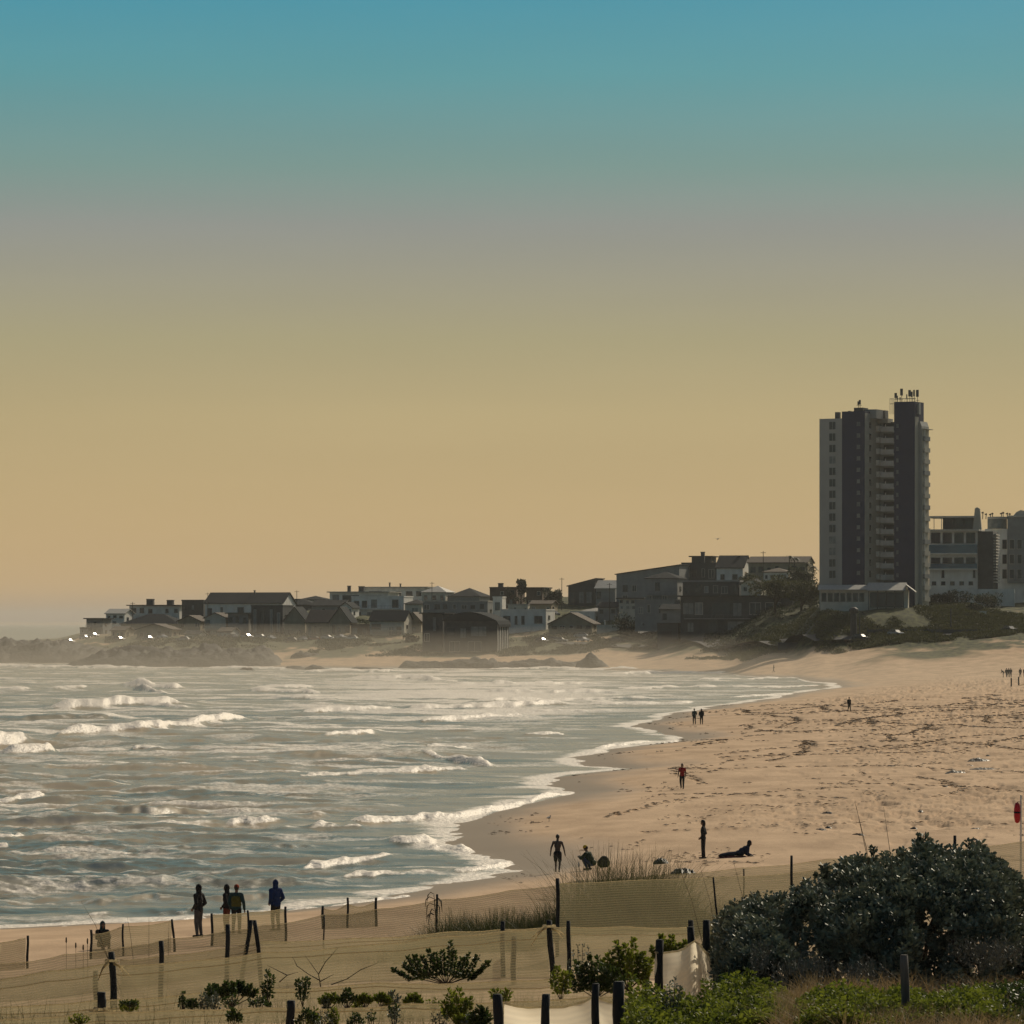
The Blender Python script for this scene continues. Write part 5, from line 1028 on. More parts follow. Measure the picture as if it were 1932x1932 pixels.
Yb = Yfeet(1139, 1637); rb_ = empty('backpack', (XX(1139, Yb), Yb, ft(1139, Yb) - .02), R(15), 'dark backpack standing behind the crouching person', 'bag')
b = MB(); b.ell((0, 0, .22), (.32, .2, .26)); b.ell((.02, 0, .40), (.21, .15, .16)); o = b.build('bag_body', CL['black'], rb_, True); md = o.modifiers.new('r', 'REMESH'); md.mode = 'VOXEL'; md.voxel_size = .02; md.use_smooth_shade = True
b = MB(); b.tube([(-.08, -.16, .42), (-.1, -.22, .3), (-.12, -.2, .08)], .02, 6); b.build('strap', CL['grey'], rb_); b = MB(); b.ell((0, -.15, .15), (.15, .07, .1)); b.build('pocket', CL['black'], rb_, True)
Yb = Yfeet(1090, 1636); o = MB().tube([(0, 0, 0), (0, 0, .17), (0, 0, .2), (.0, 0, .25)], [.04, .04, .018, .018], 10).build('bottle', CL['white']); o.location = (XX(1092, Yb), Yb, ft(1092, Yb)); tag(o, 'small white bottle on the sand left of the crouching person', 'bottle')
lump('kelp_pile', 'small dark kelp pile right of the beach grass tip', 'kelp', 1248, Yfeet(1248, 1630), .9, .9, .28, M['kelp'], 5, .6)
lump('kelp_pile', 'larger kelp pile just behind the net right of the grass', 'kelp', 1290, Yfeet(1290, 1650), 1.3, 1.3, .30, M['kelp'], 6, .7)
lump('kelp_pile', 'flat dark kelp strand on the upper beach at the right', 'kelp', 1848, Yfeet(1848, 1436), 1.9, 2.2, .26, M['kelp'], 7, .5)
lump('kelp_pile', 'second dark strand below the flat one on the upper beach', 'kelp', 1803, Yfeet(1803, 1458), 1.5, 2.0, .20, M['kelp'], 8, .6)
lump('kelp_pile', 'broken kelp strand right of the second dark strand', 'kelp', 1858, Yfeet(1858, 1452), 2.6, 2.2, .16, M['kelp'], 9, .8)
for i in range(14):
    px = rng.uniform(1350, 1930); py = rng.uniform(1330, 1590) if i > 4 else rng.uniform(1560, 1600); 
    Y = Yfeet(px, py)
    lump('kelp_scrap', 'small dark scrap of dried kelp lying among the footprints', 'kelp', px, Y, rng.uniform(.3, .8), rng.uniform(.3, .9), .1, M['kelp'], i + 20, .6, 'kelp scraps scattered over the dry beach', rng.uniform(0, 90))
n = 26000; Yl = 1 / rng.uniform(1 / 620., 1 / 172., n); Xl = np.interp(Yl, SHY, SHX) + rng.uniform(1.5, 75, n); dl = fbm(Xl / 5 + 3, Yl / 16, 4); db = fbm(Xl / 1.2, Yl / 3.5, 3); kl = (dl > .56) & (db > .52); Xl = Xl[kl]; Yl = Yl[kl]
kp = (PIT[:, 1] > 172) & (PIT[:, 1] < 640) & (PIT[:, 0] - np.interp(PIT[:, 1], SHY, SHX) > 9); Xl = np.concatenate([Xl] + [PIT[kp, 0] + rng.normal(0, .12, kp.sum()) for _ in range(4)]); Yl = np.concatenate([Yl] + [PIT[kp, 1] + rng.normal(0, .25, kp.sum()) for _ in range(4)])  # dark flecks set in the footprint pits stand for their shade
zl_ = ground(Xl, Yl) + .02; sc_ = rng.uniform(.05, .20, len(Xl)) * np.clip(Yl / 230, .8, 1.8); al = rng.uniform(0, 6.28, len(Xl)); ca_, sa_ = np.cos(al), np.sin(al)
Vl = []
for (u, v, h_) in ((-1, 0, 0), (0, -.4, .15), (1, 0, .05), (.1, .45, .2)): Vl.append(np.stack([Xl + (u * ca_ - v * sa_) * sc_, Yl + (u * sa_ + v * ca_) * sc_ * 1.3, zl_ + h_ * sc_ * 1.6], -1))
tag(npmesh('footprint_shade_flecks', np.stack(Vl, 1).reshape(-1, 3), np.arange(4 * len(Xl)).reshape(-1, 4), mat('footprint_shade', (.12, .09, .06), .9), smooth=False), 'dark weed flecks standing for shade in the footprints and trodden sand', kind='stuff')
def gull(px, py, Y, label, fly=False):
    z = ZZ(py, Y) if fly else ft(px, Y); r = empty('gull', (XX(px, Y), Y, z), R(60), label, 'bird'); g = M.get('gull') or mat('gull_feathers', (.12, .12, .12), .8, (.35, .34, .32), 12); M['gull'] = g
    b = MB(); o_ = .16 if not fly else 0
    b.ell((0, 0, o_ + .06), (.16, .07, .075)); b.ell((.15, 0, o_ + .15), (.05, .04, .045)); b.cap((.08, 0, o_ + .08), .05, (.14, 0, o_ + .14), .035); b.cap((.19, 0, o_ + .15), .014, (.24, 0, o_ + .14), .006); b.cap((-.14, 0, o_ + .06), .05, (-.28, 0, o_ + .05), .02); b.build('body', g, r, True)
    if fly:
        for s in (-1, 1): w = MB(); w.add([(.06, s * .05, .08), (-.08, s * .05, .08), (-.06, s * .35, .2), (.07, s * .35, .2), (-.14, s * .68, .1), (-.1, s * .68, .1)], [(0, 1, 2, 3), (3, 2, 4, 5)]); w.build('wing', g, r)
    else:
        for s in (-1, 1): w = MB(); w.tube([(0, s * .03, 0), (0, s * .03, .13)], .008, 5); w.box(-.02, .05, s * .03 - .02, s * .03 + .02, 0, .008); w.build('leg', g, r)
gull(1036, 1549, Yfeet(1036, 1550), 'dark gull standing alone on the damp sand')
gull(1354, 1018, 520, 'tiny gull flying over the hill houses', True)
# lifeguard pole with red rescue tube
Yp = 150.; zp = gzp(1925, Yp); r = empty('rescue_post', (XX(1926, Yp), Yp, zp), 0, 'white rescue-equipment pole at the right edge of the beach', 'pole')
MB().tube([(0, 0, -.3), (0, 0, ZZ(1500, Yp) - zp)], .035, 10).build('pole', M['white_wall'], r); MB().tube([(-.1, 0, ZZ(1513, Yp) - zp), (.02, 0, ZZ(1513, Yp) - zp)], .015, 6).build('hook', M['metal'], r)
red = mat('rescue_red', (.55, .02, .03), .4, (.4, .015, .02), 5); zt, zl = ZZ(1514, Yp), ZZ(1553, Yp)
r = empty('rescue_buoy', (XX(1919, Yp), Yp - .02, zl), 0, 'red torpedo rescue buoy hanging on the white pole', 'rescue buoy'); h_ = zt - zl
MB().tube([(0, 0, 0), (0, 0, .04), (0, 0, h_ * .3), (0, 0, h_ * .7), (0, 0, h_ - .04), (0, 0, h_)], [.03, .08, .115, .115, .08, .03], 14).build('float', red, r, True); MB().tube([(0, 0, h_ * .48), (0, 0, h_ * .56)], .119, 14).build('band', CL['black'], r); MB().tube([(0, 0, h_), (.03, 0, h_ + .03)], .012, 6).build('cord', CL['black'], r)
# ------------------------------------------------------------------ sand-trap nets on posts
def net_mat(name, c, transp, c2, rowscale=17.0, tl=.5, amp=.20):
    m = bpy.data.materials.new(name); m.use_nodes = True; t = m.node_tree; t.nodes.clear(); LN = t.links
    out = t.nodes.new('ShaderNodeOutputMaterial'); df = t.nodes.new('ShaderNodeBsdfDiffuse'); tr = t.nodes.new('ShaderNodeBsdfTranslucent'); tp = t.nodes.new('ShaderNodeBsdfTransparent')
    co = t.nodes.new('ShaderNodeTexCoord'); sp = t.nodes.new('ShaderNodeAttribute'); sp.attribute_name = 'vcoord'
    no = t.nodes.new('ShaderNodeTexNoise'); no.inputs['Scale'].default_value = 2.5; no.inputs['Detail'].default_value = 5; LN.new(co.outputs['Object'], no.inputs['Vector'])
    mi = t.nodes.new('ShaderNodeMix'); mi.data_type = 'RGBA'; LN.new(no.outputs[0], mi.inputs[0]); mi.inputs[6].default_value = (*c, 1); mi.inputs[7].default_value = (*c2, 1)
    LN.new(mi.outputs[2], df.inputs[0]); LN.new(mi.outputs[2], tr.inputs[0])
    a = t.nodes.new('ShaderNodeMixShader'); a.inputs[0].default_value = tl; LN.new(df.outputs[0], a.inputs[1]); LN.new(tr.outputs[0], a.inputs[2])
    mu = t.nodes.new('ShaderNodeMath'); mu.operation = 'MULTIPLY'; mu.inputs[1].default_value = rowscale * 6.283; LN.new(sp.outputs['Fac'], mu.inputs[0])
    si = t.nodes.new('ShaderNodeMath'); si.operation = 'SINE'; LN.new(mu.outputs[0], si.inputs[0])
    mr_ = t.nodes.new('ShaderNodeMapRange'); mr_.inputs[1].default_value = -1; mr_.inputs[2].default_value = 1; mr_.inputs[3].default_value = max(0, transp - amp); mr_.inputs[4].default_value = min(1, transp + amp); LN.new(si.outputs[0], mr_.inputs[0])
    b = t.nodes.new('ShaderNodeMixShader'); LN.new(mr_.outputs[0], b.inputs[0]); LN.new(a.outputs[0], b.inputs[1]); LN.new(tp.outputs[0], b.inputs[2]); LN.new(b.outputs[0], out.inputs[0])
    return m
M['net'] = net_mat('shade_net', (.34, .30, .18), .38, (.42, .37, .23), amp=.14); M['net_old'] = net_mat('shade_net_weathered', (.27, .24, .145), .45, (.33, .295, .18), amp=.10); M['net_white'] = net_mat('shade_net_pale', (.95, .86, .68), .04, (.88, .79, .62), 11, tl=.7, amp=.05)
M['rope'] = mat('net_hem', (.74, .67, .50), .9, (.60, .54, .40), 18, trans=.85); M['post'] = mat('weathered_post', (.018, .022, .024), .8, (.010, .012, .014), 6, stretch=(1, 1, .2), bump=.01, bscale=30); M['grey_post'] = mat('grey_timber', (.15, .14, .125), .9, (.06, .055, .05), 8, stretch=(1, 1, .12), bump=.015, bscale=25)

def post_mesh(px, yt, Y, rad, lean=0, m='post', parent=None, origin=None, yb=None):
    X = XX(px, Y); zt = ZZ(yt, Y); zb = gz(X, Y) - .25; rad = rad * (.62 if rad >= .09 else .68)
    if yb: zb = min(zb, ZZ(yb, Y))
    b = MB(); H = zt - zb; n = 7; pts = []; 
    for i in range(n): t = i / (n - 1); pts.append((X - lean * (1 - t) * H * .3 + .012 * math.sin(t * 7 + px), Y + .01 * math.cos(t * 5 + px), zb + H * t))
    b.tube(pts, [rad * (1.06 - .1 * i / n + .04 * math.sin(i * 2.1 + px)) for i in range(n)], 12); b.tube([pts[-1], (pts[-1][0], pts[-1][1], zt + .012)], [rad * .93, rad * .8], 12)
    return b.build('post', M[m], parent, True, origin)

def net_fence(label, top, posts, m='net', height=None, name='net_fence', bulge=.10, hem=.022, sag=.02, group=None, drop=None, second=0, cat='net fence'):
    """top: [(px, py, Y)...] hem line; posts: [(px, ytop, Y, radius, lean)]"""
    X0 = XX(top[0][0], top[0][2]); loc = (X0, top[0][2], gz(X0, top[0][2]))
    r = empty(name, loc, 0, label, cat, group)
    A = [P(*q) for q in top]; L_ = [0]
    for i in range(1, len(A)): L_.append(L_[-1] + (A[i] - A[i - 1]).length)
    n = max(24, int(L_[-1] / .10)); ny = 14; ts = np.linspace(0, L_[-1], n)
    tx = np.interp(ts, L_, [a.x for a in A]); ty = np.interp(ts, L_, [a.y for a in A]); tz = np.interp(ts, L_, [a.z for a in A])
    # sag between the knots of the hem line
    for i in range(1, len(A)):
        k = (ts >= L_[i - 1]) & (ts <= L_[i]); u = (ts[k] - L_[i - 1]) / (L_[i] - L_[i - 1]); tz[k] -= np.sin(u * math.pi) * sag * (L_[i] - L_[i - 1]) ** .7
    tz += (fbm(ts * .9, ts * 0 + X0, 3) - .5) * .05
    g = ground(tx, ty) - .06
    if drop: g = np.minimum(g, tz - drop * .3) if height is None else tz - height
    if height is not None: g = tz - height
    g = np.minimum(g, tz - .08)
    vv = np.linspace(0, 1, ny)[:, None]; Z = tz[None, :] * (1 - vv) + g[None, :] * vv; H = (tz - g)[None, :]
    wr = fbm(ts[None, :] * 1.1 + X0, vv * 1.6 + 0 * ts[None, :], 4) - .5; wr2 = fbm(ts[None, :] * .25 + 5 + X0, vv * 5 + ts[None, :] * .15, 3) - .5
    Yg = ty[None, :] + bulge * np.sin(vv * math.pi) * (wr * 2.2 + .4) + wr2 * bulge * .5; Xg = tx[None, :] + 0 * vv + wr2 * .05
    V = np.stack([Xg, Yg, Z], -1).reshape(-1, 3); vc = (vv * H + wr2 * .03 + 0 * ts[None, :]).ravel()
    npmesh('net', V, gridfaces(ny, n), M[m], r, loc=loc, attrs={'vcoord': vc})
    rp = MB(); step = 2; rp.tube([(tx[i], ty[i] - .01, tz[i]) for i in range(0, n, step)], hem * .6, 6); rp.build('hem', M['rope'], r, True, origin=loc)
    if second: rp = MB(); rp.tube([(tx[i], ty[i] - .015, tz[i] - second - .05 * math.sin(i / n * 9)) for i in range(0, n, step)], hem * .4, 6); rp.build('fold', M['rope'], r, True, origin=loc)
    for q in posts:
        post_mesh(q[0], q[1], q[2], q[3], q[4] if len(q) > 4 else 0, q[5] if len(q) > 5 else 'post', r, loc)
    return r
# far low nets at the edge of the beach
net_fence('short net panel at the left edge near the waterline', [(-70, 1792, 124), (0, 1780, 124), (48, 1769, 125)], [(52, 1766, 124.8, .055, .0), (-62, 1784, 124, .055)], 'net')
net_fence('sagging two-bay net below the seated hooded figure', [(172, 1763, 128), (232, 1747, 129), (323, 1737, 129.8)], [(172, 1755, 127.8, .055), (232, 1744, 128.8, .045), (325, 1735, 129.6, .055, -.25)], 'net', sag=.05)
net_fence('taut two-bay net in front of the orange-clad pair', [(399, 1726, 134), (468, 1722, 134.5), (538, 1714, 135)], [(400, 1724, 133.8, .06), (468, 1718, 134.3, .05), (539, 1711, 134.8, .06)], 'net', sag=.02)
net_fence('collapsed low net with slack middle, furthest from the viewer', [(610, 1714, 150), (655, 1706, 151), (708, 1701, 152)], [(609, 1710, 149.8, .07), (656, 1694, 150.8, .06), (709.5, 1694, 151.8, .07)], 'net', sag=.12)
# long nets
net_fence('long sand net running from lower left past the tall black post to the right', [(-60, 1832, 97), (0, 1818, 98), (125, 1800, 101), (230, 1787, 104), (320, 1770, 106.5), (425, 1757, 109), (495, 1746, 111), (611, 1727, 114), (712, 1715, 117), (824, 1698, 120), (965, 1680, 123), (1090, 1662, 126), (1250, 1650, 127), (1401, 1638, 128), (1560, 1621, 129), (1700, 1607, 130), (1932, 1588, 132), (2080, 1574, 133)],
          [(611, 1727, 114, .03), (824, 1688, 120, .05), (1092, 1667, 126.5, .07), (1403, 1640, 128, .03), (1802, 1577, 131, .075)], 'net_old', bulge=.06, hem=.016)
net_fence('net along the beach grass from the tall black post to the dark bush', [(1052, 1668, 104), (1200, 1661, 104.5), (1343, 1655, 105), (1494, 1648, 106), (1600, 1634, 107)],
          [(1052, 1658, 103.8, .07), (1345, 1656, 104.9, .035, -.4), (1494, 1615, 105.9, .05)], 'net_old', bulge=.05, hem=.014, sag=.006)
net_fence('middle sand net rising from the thick left post to the grass foot', [(227, 1812, 92), (304, 1804, 93), (430, 1788, 94), (490, 1777, 95), (660, 1771, 95.5), (854, 1758, 96), (948, 1754, 96.3), (1036, 1749, 96.5), (1073, 1748, 96.7), (1180, 1748, 97), (1303, 1750, 97.4)],
          [(304, 1776, 92.8, .08), (429, 1745, 93.8, .075), (473, 1737, 94.6, .07, .5), (481, 1737, 94.8, .07, -.35), (948.5, 1739, 96.1, .075), (1073, 1738, 96.6, .07), (1303, 1737, 97.2, .10)], 'net', bulge=.07, second=.12)
net_fence('broad front sand net tied to the knotted post, striped with old folds', [(-60, 1866, 86), (0, 1849, 86.4), (90, 1832, 87), (208, 1816, 87.6), (232, 1822, 87.8), (360, 1812, 88.4), (498, 1797, 89), (637, 1788, 89.6), (828, 1767, 90.6), (965, 1757, 91.5), (1036, 1751, 92)],
          [(211, 1797, 87.4, .11, -.12), (181, 1833, 88.6, .09), (1036, 1737, 91.8, .10, -.22), (969, 1768, 92, .09)], 'net', bulge=.12, second=.16, hem=.03)
net_fence('low net crossing behind the green succulents', [(-60, 1908, 75), (0, 1900, 75.2), (181, 1887, 75.6), (387, 1872, 76.2), (493, 1866, 76.6), (712, 1855, 77.2), (965, 1851, 78), (1050, 1846, 78.4), (1213, 1841, 79)],
          [(191, 1873, 75.3, .13, .0), (1219, 1807, 78.8, .12)], 'net', bulge=.05, second=.10, hem=.026)
net_fence('lowest net across the bottom left corner of the photo', [(-60, 1930, 67), (0, 1924, 67.2), (186, 1909, 67.6), (330, 1905, 68), (498, 1902, 68.4), (673, 1903, 69), (763, 1894, 69.3), (965, 1890, 70), (1113, 1881, 70.5), (1180, 1880, 70.8)],
          [(548, 1889, 68.5, .11)], 'net', bulge=.05, second=.09, hem=.028)
net_fence('bright pale net hanging in folds at the bottom centre', [(952, 1893, 61), (1030, 1897, 61.3), (1092, 1890, 61.6), (1127, 1872, 61.9), (1138, 1886, 62), (1178, 1886, 62.3)],
          [(940, 1877, 60.7, .115), (1030, 1877, 61, .10), (1124, 1857, 61.6, .09), (1168, 1853, 61.9, .14)], 'net_white', bulge=.26, hem=.03, sag=.05, height=1.0)
net_fence('bright pale net billowing between leaning posts beside the dark bush', [(1236, 1797, 70), (1262, 1797, 70.3), (1290, 1790, 70.6), (1306, 1774, 71), (1318, 1778, 71), (1335, 1800, 70.2), (1346, 1835, 69)],
          [(1244, 1774, 70.1, .11), (1304, 1750, 71.3, .10), (1332, 1737, 71.2, .10, -.1)], 'net_white', bulge=.30, hem=.03, sag=.03, height=1.15)
# loose gathered net at the knots
for (px, py, Y, lb) in ((211, 1813, 87.2, 'net gathered and knotted round the thick left post'), (1036, 1748, 91.6, 'twisted net tail tied to the black post at centre'), (191, 1905, 75.1, 'net bunched round the nearest left post')):
    c = P(px, py, Y); b = MB()
    for k in range(4):
        a = rng.uniform(-.9, .2); l = rng.uniform(.10, .32); s_ = 1 if k % 2 else -1
        b.tube([c + Vector((s_ * .05, -.13, rng.uniform(-.05, .05))), c + Vector((s_ * (.12 + l * .4), -.15, a * .15 - .04)), c + Vector((s_ * (.15 + l), -.12, a * .5 - .08))], [.028, .018, .004], 6)
    b.tube([c + Vector((math.cos(t) * .13, math.sin(t) * .13, .02 * math.sin(t * 3))) for t in [i * .35 for i in range(19)]], .025, 6)
    o = b.build('net_knot', M['rope'], None, True, origin=c); tag(o, lb, 'net')
o = post_mesh(1707, 1803, 58, .095, 0, 'grey_post', None, P(1707, 1920, 58)); tag(o, 'grey weathered timber post in front of the dark bush', 'post')
# small far net fence at the right
net_fence('small far net fence beside the gathered group at the right', [(1870, 1302, 690), (1890, 1305, 680), (1910, 1296, 690), (1945, 1285, 700)], [(1873, 1299, 690, .16), (1888, 1301, 682, .14), (1908, 1279, 690, .18), (1922, 1277, 700, .18)], 'net_old', bulge=.05, hem=.03)

# ------------------------------------------------------------------ grass
M['grass'] = mat('beach_grass', (.095, .10, .032), .6, (.035, .040, .015), 1.2, trans=.3); M['dry_grass'] = mat('dry_grass', (.34, .25, .12), .7, (.20, .15, .07), 1.5, trans=.35); M['reed'] = mat('dry_stalk', (.09, .075, .04), .8, (.05, .042, .025), 4)
def blades(name, X, Y, Hh, m, lean=(0, 0), width=.006, curl=.35, label=None, kind=None, cat=None, spread=.35, seg=5, parent=None, loc=None, zoff=0):
    n = len(X); g = ground(X, Y) + zoff; a = rng.uniform(0, 6.283, n); sp = rng.normal(0, spread, n); dx = np.cos(a) * abs(sp) + lean[0]; dy = np.sin(a) * abs(sp) + lean[1]
    cu = rng.uniform(.2, 1, n) * curl; wa = rng.uniform(0, 3.14, n); rows = []
    for i in range(seg + 1):
        t = i / seg; x = X + dx * Hh * t + dx * cu * Hh * t * t; y = Y + dy * Hh * t; z = g + Hh * (t - cu * .5 * t * t * np.minimum(1, np.hypot(dx, dy) * 2.5)); w = width * (1 - t * .85)
        rows.append(np.stack([x - np.cos(wa) * w, y - np.sin(wa) * w, z], -1)); rows.append(np.stack([x + np.cos(wa) * w, y + np.sin(wa) * w, z], -1))
    V = np.stack(rows, 1).reshape(-1, 3); k = 2 * (seg + 1); base = np.arange(n)[:, None] * k; Fc = np.concatenate([base + np.array([[2 * i, 2 * i + 1, 2 * i + 3, 2 * i + 2]]) for i in range(seg)], 0)
    o = npmesh(name, V, Fc, m, parent, smooth=False, loc=loc); return tag(o, label, cat, None, kind)
def tuft(label, px, Y, w, H, n, lean=(0, 0), m='grass', spread=.3, width=.009):
    X0 = XX(px, Y); X = X0 + rng.normal(0, w, n); Yy = Y + rng.normal(0, w * .8, n); Hh = H * rng.uniform(.45, 1.08, n) * np.exp(-((X - X0) / (w * 2.6)) ** 2)
    o = blades('beach_grass', X, Yy, Hh, M[m], lean, width, .45, spread=spread, loc=(X0, Y, gz(X0, Y))); return tag(o, label, 'grass clump')
tuft('tall beach grass clump right of the tall black post, tips above the net', 1140, 110, .85, 2.3, 1500, (.03, 0), spread=.5)
tuft('tall beach grass clump leaning right, beside the first tall clump', 1225, 111, .75, 2.2, 1300, (.16, 0), spread=.45)
tuft('beach grass clump on the left with drooping seed head', 862, 112, .6, 1.15, 1500, (-.05, 0), spread=.4)
tuft('beach grass clump between the drooping seed head and the black post', 950, 111, .6, 1.2, 1800, (.05, 0), spread=.4)
tuft('short sparse grass clump at the left end of the grass band', 780, 113, .6, .7, 600, (0, 0), spread=.5)
tuft('grass clump just left of the tall black post', 1020, 110, .45, 1.1, 1100, (0, 0), spread=.4)
px = rng.uniform(740, 1480, 11000); Y = rng.uniform(106, 121, 11000); Hh = rng.uniform(.15, .95, 11000) * (.4 + 1.1 * fbm(px / 40, Y / 3, 3)) * np.interp(px, [740, 900, 1050, 1250, 1480], [.4, .8, 1.0, 1.05, 1.3]); blades('dune_grass', XX(px, Y), Y, Hh, M['grass'], (.08, 0), .007, .4, 'olive beach grass filling the strip between two nets', 'stuff', spread=.5)
px = rng.uniform(1450, 2050, 16000); Y = rng.uniform(57, 65, 16000); k_ = fbm(XX(px, Y) / .45, Y / .9, 3) > .50; px = px[k_]; Y = Y[k_]; Hh = rng.uniform(.12, .46, len(px)) * np.interp(px, [1440, 1500, 2050], [.7, 1.0, 1.1]); blades('dry_grass', XX(px, Y), Y, Hh, M['dry_grass'], (.10, 0), .006, .7, 'dry straw grass along the bottom right', 'stuff', spread=.9)
px = rng.uniform(-60, 1250, 2600); Y = rng.uniform(62, 86, 2600); blades('sparse_grass', XX(px, Y), Y, rng.uniform(.1, .6, 2600), M['grass'], (.02, 0), .006, .3, 'sparse dark grass stems between the front nets', 'stuff', spread=.4)
px = rng.uniform(1480, 2050, 5200); Y = rng.uniform(54.5, 57.5, 5200); k_ = fbm(XX(px, Y) / .5 + 3, Y / .9, 3) > .48; px = px[k_]; Y = Y[k_]; blades('dry_grass', XX(px, Y), Y, rng.uniform(.12, .5, len(px)), M['dry_grass'], (.10, 0), .006, .8, 'dry straw grass nearest the viewer in the bottom right corner', 'stuff', spread=.9)
# single dry stalks standing above the nets
for (px, Y, yt, ln, lb) in ((225, 100, 1700, -.34, 'long thin dry stalk leaning left over the left nets'), (232, 99, 1752, -.42, 'shorter dry stalk leaning left beside the long one'), (257, 101, 1728, -.10, 'thin upright stalk left of the middle one'), (281, 101, 1726, .0, 'straight thin stalk rising past the sagging net'), (316, 101, 1735, .02, 'straight thin stalk near the leaning end post'), (1665, 68, 1520, -.12, 'thin curved stalk rising above the dark bush top'), (1672, 68, 1512, -.14, 'second thin curved stalk above the dark bush'), (1700, 68, 1522, -.08, 'rightmost thin stalk above the dark bush'),
                            (1350, 84, 1628, -.22, 'thin stalk left of the bush crossing the reclining person'), (1372, 84, 1633, -.16, 'thin stalk below the reclining person'), (1430, 84, 1622, -.14, 'thin stalk between the reclining person and the slim post')):
    X0 = XX(px, Y); z0 = gz(X0, Y); H = ZZ(yt, Y) - z0; b = MB(); b.tube([(0, 0, 0), (ln * H * .35, 0, H * .4), (ln * H * .75, 0, H * .75), (ln * H * 1.2, 0, H)], [.009, .007, .005, .002], 5)
    o = b.build('dry_stalk', M['reed']); o.location = (X0, Y, z0); tag(o, lb, 'stalk', 'thin dry stalks standing above the nets')
for i, (px, yt) in enumerate(((125, 1768), (143, 1778), (157, 1782), (165, 1770))):
    Y = 112; X0 = XX(px, Y); z0 = gz(X0, Y); H = ZZ(yt, Y) - z0; b = MB(); b.tube([(0, 0, 0), (0, 0, H)], .006, 5); b.tube([(0, 0, H - .16), (0, 0, H - .12), (0, 0, H - .03), (0, 0, H)], [.008, .022, .02, .006], 7)
    o = b.build('seed_stalk', M['reed']); o.location = (X0, Y, z0); tag(o, 'seed-headed stalk standing in the sand gap left of the sagging net', 'stalk', 'seed-headed stalks in the sand gap')
# drooping seed head
b = MB(); Y = 109; X0 = XX(826, Y); z0 = gz(X0, Y); H = ZZ(1688, Y) - z0
b.tube([(0, 0, 0), (-.05, 0, H * .6), (-.1, 0, H)], [.02, .015, .01], 6)
for k in range(9):
    s_ = -1 if rng.random() < .6 else 1; l = rng.uniform(.08, .22); zz_ = H * rng.uniform(.62, 1.02); dr = rng.uniform(.15, .4); y_ = rng.uniform(-.1, .1)
    b.tube([(-.09, 0, zz_), (-.09 + s_ * l * .6, y_, zz_ + .05), (-.09 + s_ * l, y_ * 1.4, zz_ - .02), (-.09 + s_ * l * 1.15, y_ * 1.5, zz_ - dr)], [.008, .012, .016, .003], 5)
o = b.build('seed_stalk', M['reed']); o.location = (X0, Y, z0); tag(o, 'thick drooping seed stalk beside the left beach grass', 'stalk')
# bare twigs in front of the broad net
def twig(label, px, Y, pts):
    c = P(px, pts[1][1], Y); b = MB()
    for ch in pts[2:]: b.tube([P(x, y, Y) - c for x, y in ch], [.012] + [.008] * (len(ch) - 2) + [.003], 5)
    o = b.build('twig', M['reed']); o.location = c; tag(o, label, 'twig', 'bare twigs against the broad net')
twig('forked bare twig between two green shoots', 600, 78, (0, (0, 1870), [(605, 1862), (601, 1838), (575, 1802)], [(601, 1838), (614, 1815), (638, 1788)], [(604, 1850), (582, 1838), (560, 1822), (552, 1805)], [(604, 1852), (630, 1838)]))
twig('long arching bare twig right of the forked one', 660, 78, (0, (0, 1860), [(625, 1858), (655, 1847), (680, 1830), (712, 1817)], [(655, 1847), (668, 1838)]))
twig('bare twig sprawling left of the shoots', 530, 78, (0, (0, 1858), [(527, 1853), (542, 1840), (562, 1834)], [(542, 1840), (504, 1821)]))

# ------------------------------------------------------------------ leafy plants
M['succ'] = mat('green_leaf', (.065, .10, .018), .5, (.025, .045, .010), 3, spec=.35, trans=.3); M['lime'] = mat('lime_leaf', (.20, .23, .025), .6, (.08, .11, .015), 3, spec=.25, trans=.45); M['bush_leaf'] = mat('grey_green_leaf', (.25, .275, .19), .54, (.045, .062, .040), 2.6, spec=.30, trans=.10); M['silver_leaf'] = mat('silvery_leaf', (.10, .11, .095), .6, (.06, .065, .055), 3, spec=.4, trans=.08)
M['woody'] = mat('woody_stem', (.05, .042, .03), .9, (.03, .025, .02), 8)
def stems(parent, tips, base, rad=.01):
    b = MB()
    for t in tips: m_ = Vector((base[0] * .4 + t[0] * .6, base[1] * .4 + t[1] * .6, base[2] * .55 + t[2] * .45)); b.tube([base, m_, t], [rad, rad * .8, rad * .4], 5)
    return b.build('stem', M['woody'], parent, True)
def plant(label, px, Y, wpx, ytop, m='succ', n=7, leaf=.055, ybase=None, name='leafy_shrub', columns=True, cat='shrub', per=70, group=None, tips=None):
    X0 = XX(px, Y); z0 = gz(X0, Y) if ybase is None else ZZ(ybase, Y); H = ZZ(ytop, Y) - z0; Wm = wpx * Y / F / 2
    r = empty(name, (X0, Y, z0), 0, label, cat, group); T = []; C = []; D = []
    for k in range(n):
        if tips: x, hh = (tips[k % len(tips)][0] - px) * Y / F, ZZ(tips[k % len(tips)][1], Y) - z0
        else: x = Wm * (2 * (k + .5) / n - 1) * rng.uniform(.85, 1.1); hh = H * (1 - .35 * abs(x / Wm) ** 1.5) * rng.uniform(.72, 1.03)
        y = rng.uniform(-1, 1) * Wm * .5; T.append((x, y, hh))
        a0 = .25 if columns else .55
        for q in range(per):
            t = rng.uniform(a0, 1); a = rng.uniform(0, 6.28); el = rng.uniform(-.1, .9); C.append((x * (.5 + .5 * t) + math.cos(a) * .012, y * (.5 + .5 * t) + math.sin(a) * .012, hh * t)); D.append((math.cos(a), math.sin(a), el + (t > .93) * 1.2))
    stems(r, T, (0, 0, 0)); leaf_cloud('foliage', C, D, leaf, leaf * .55, M[m], r, jit=.28)
    return r
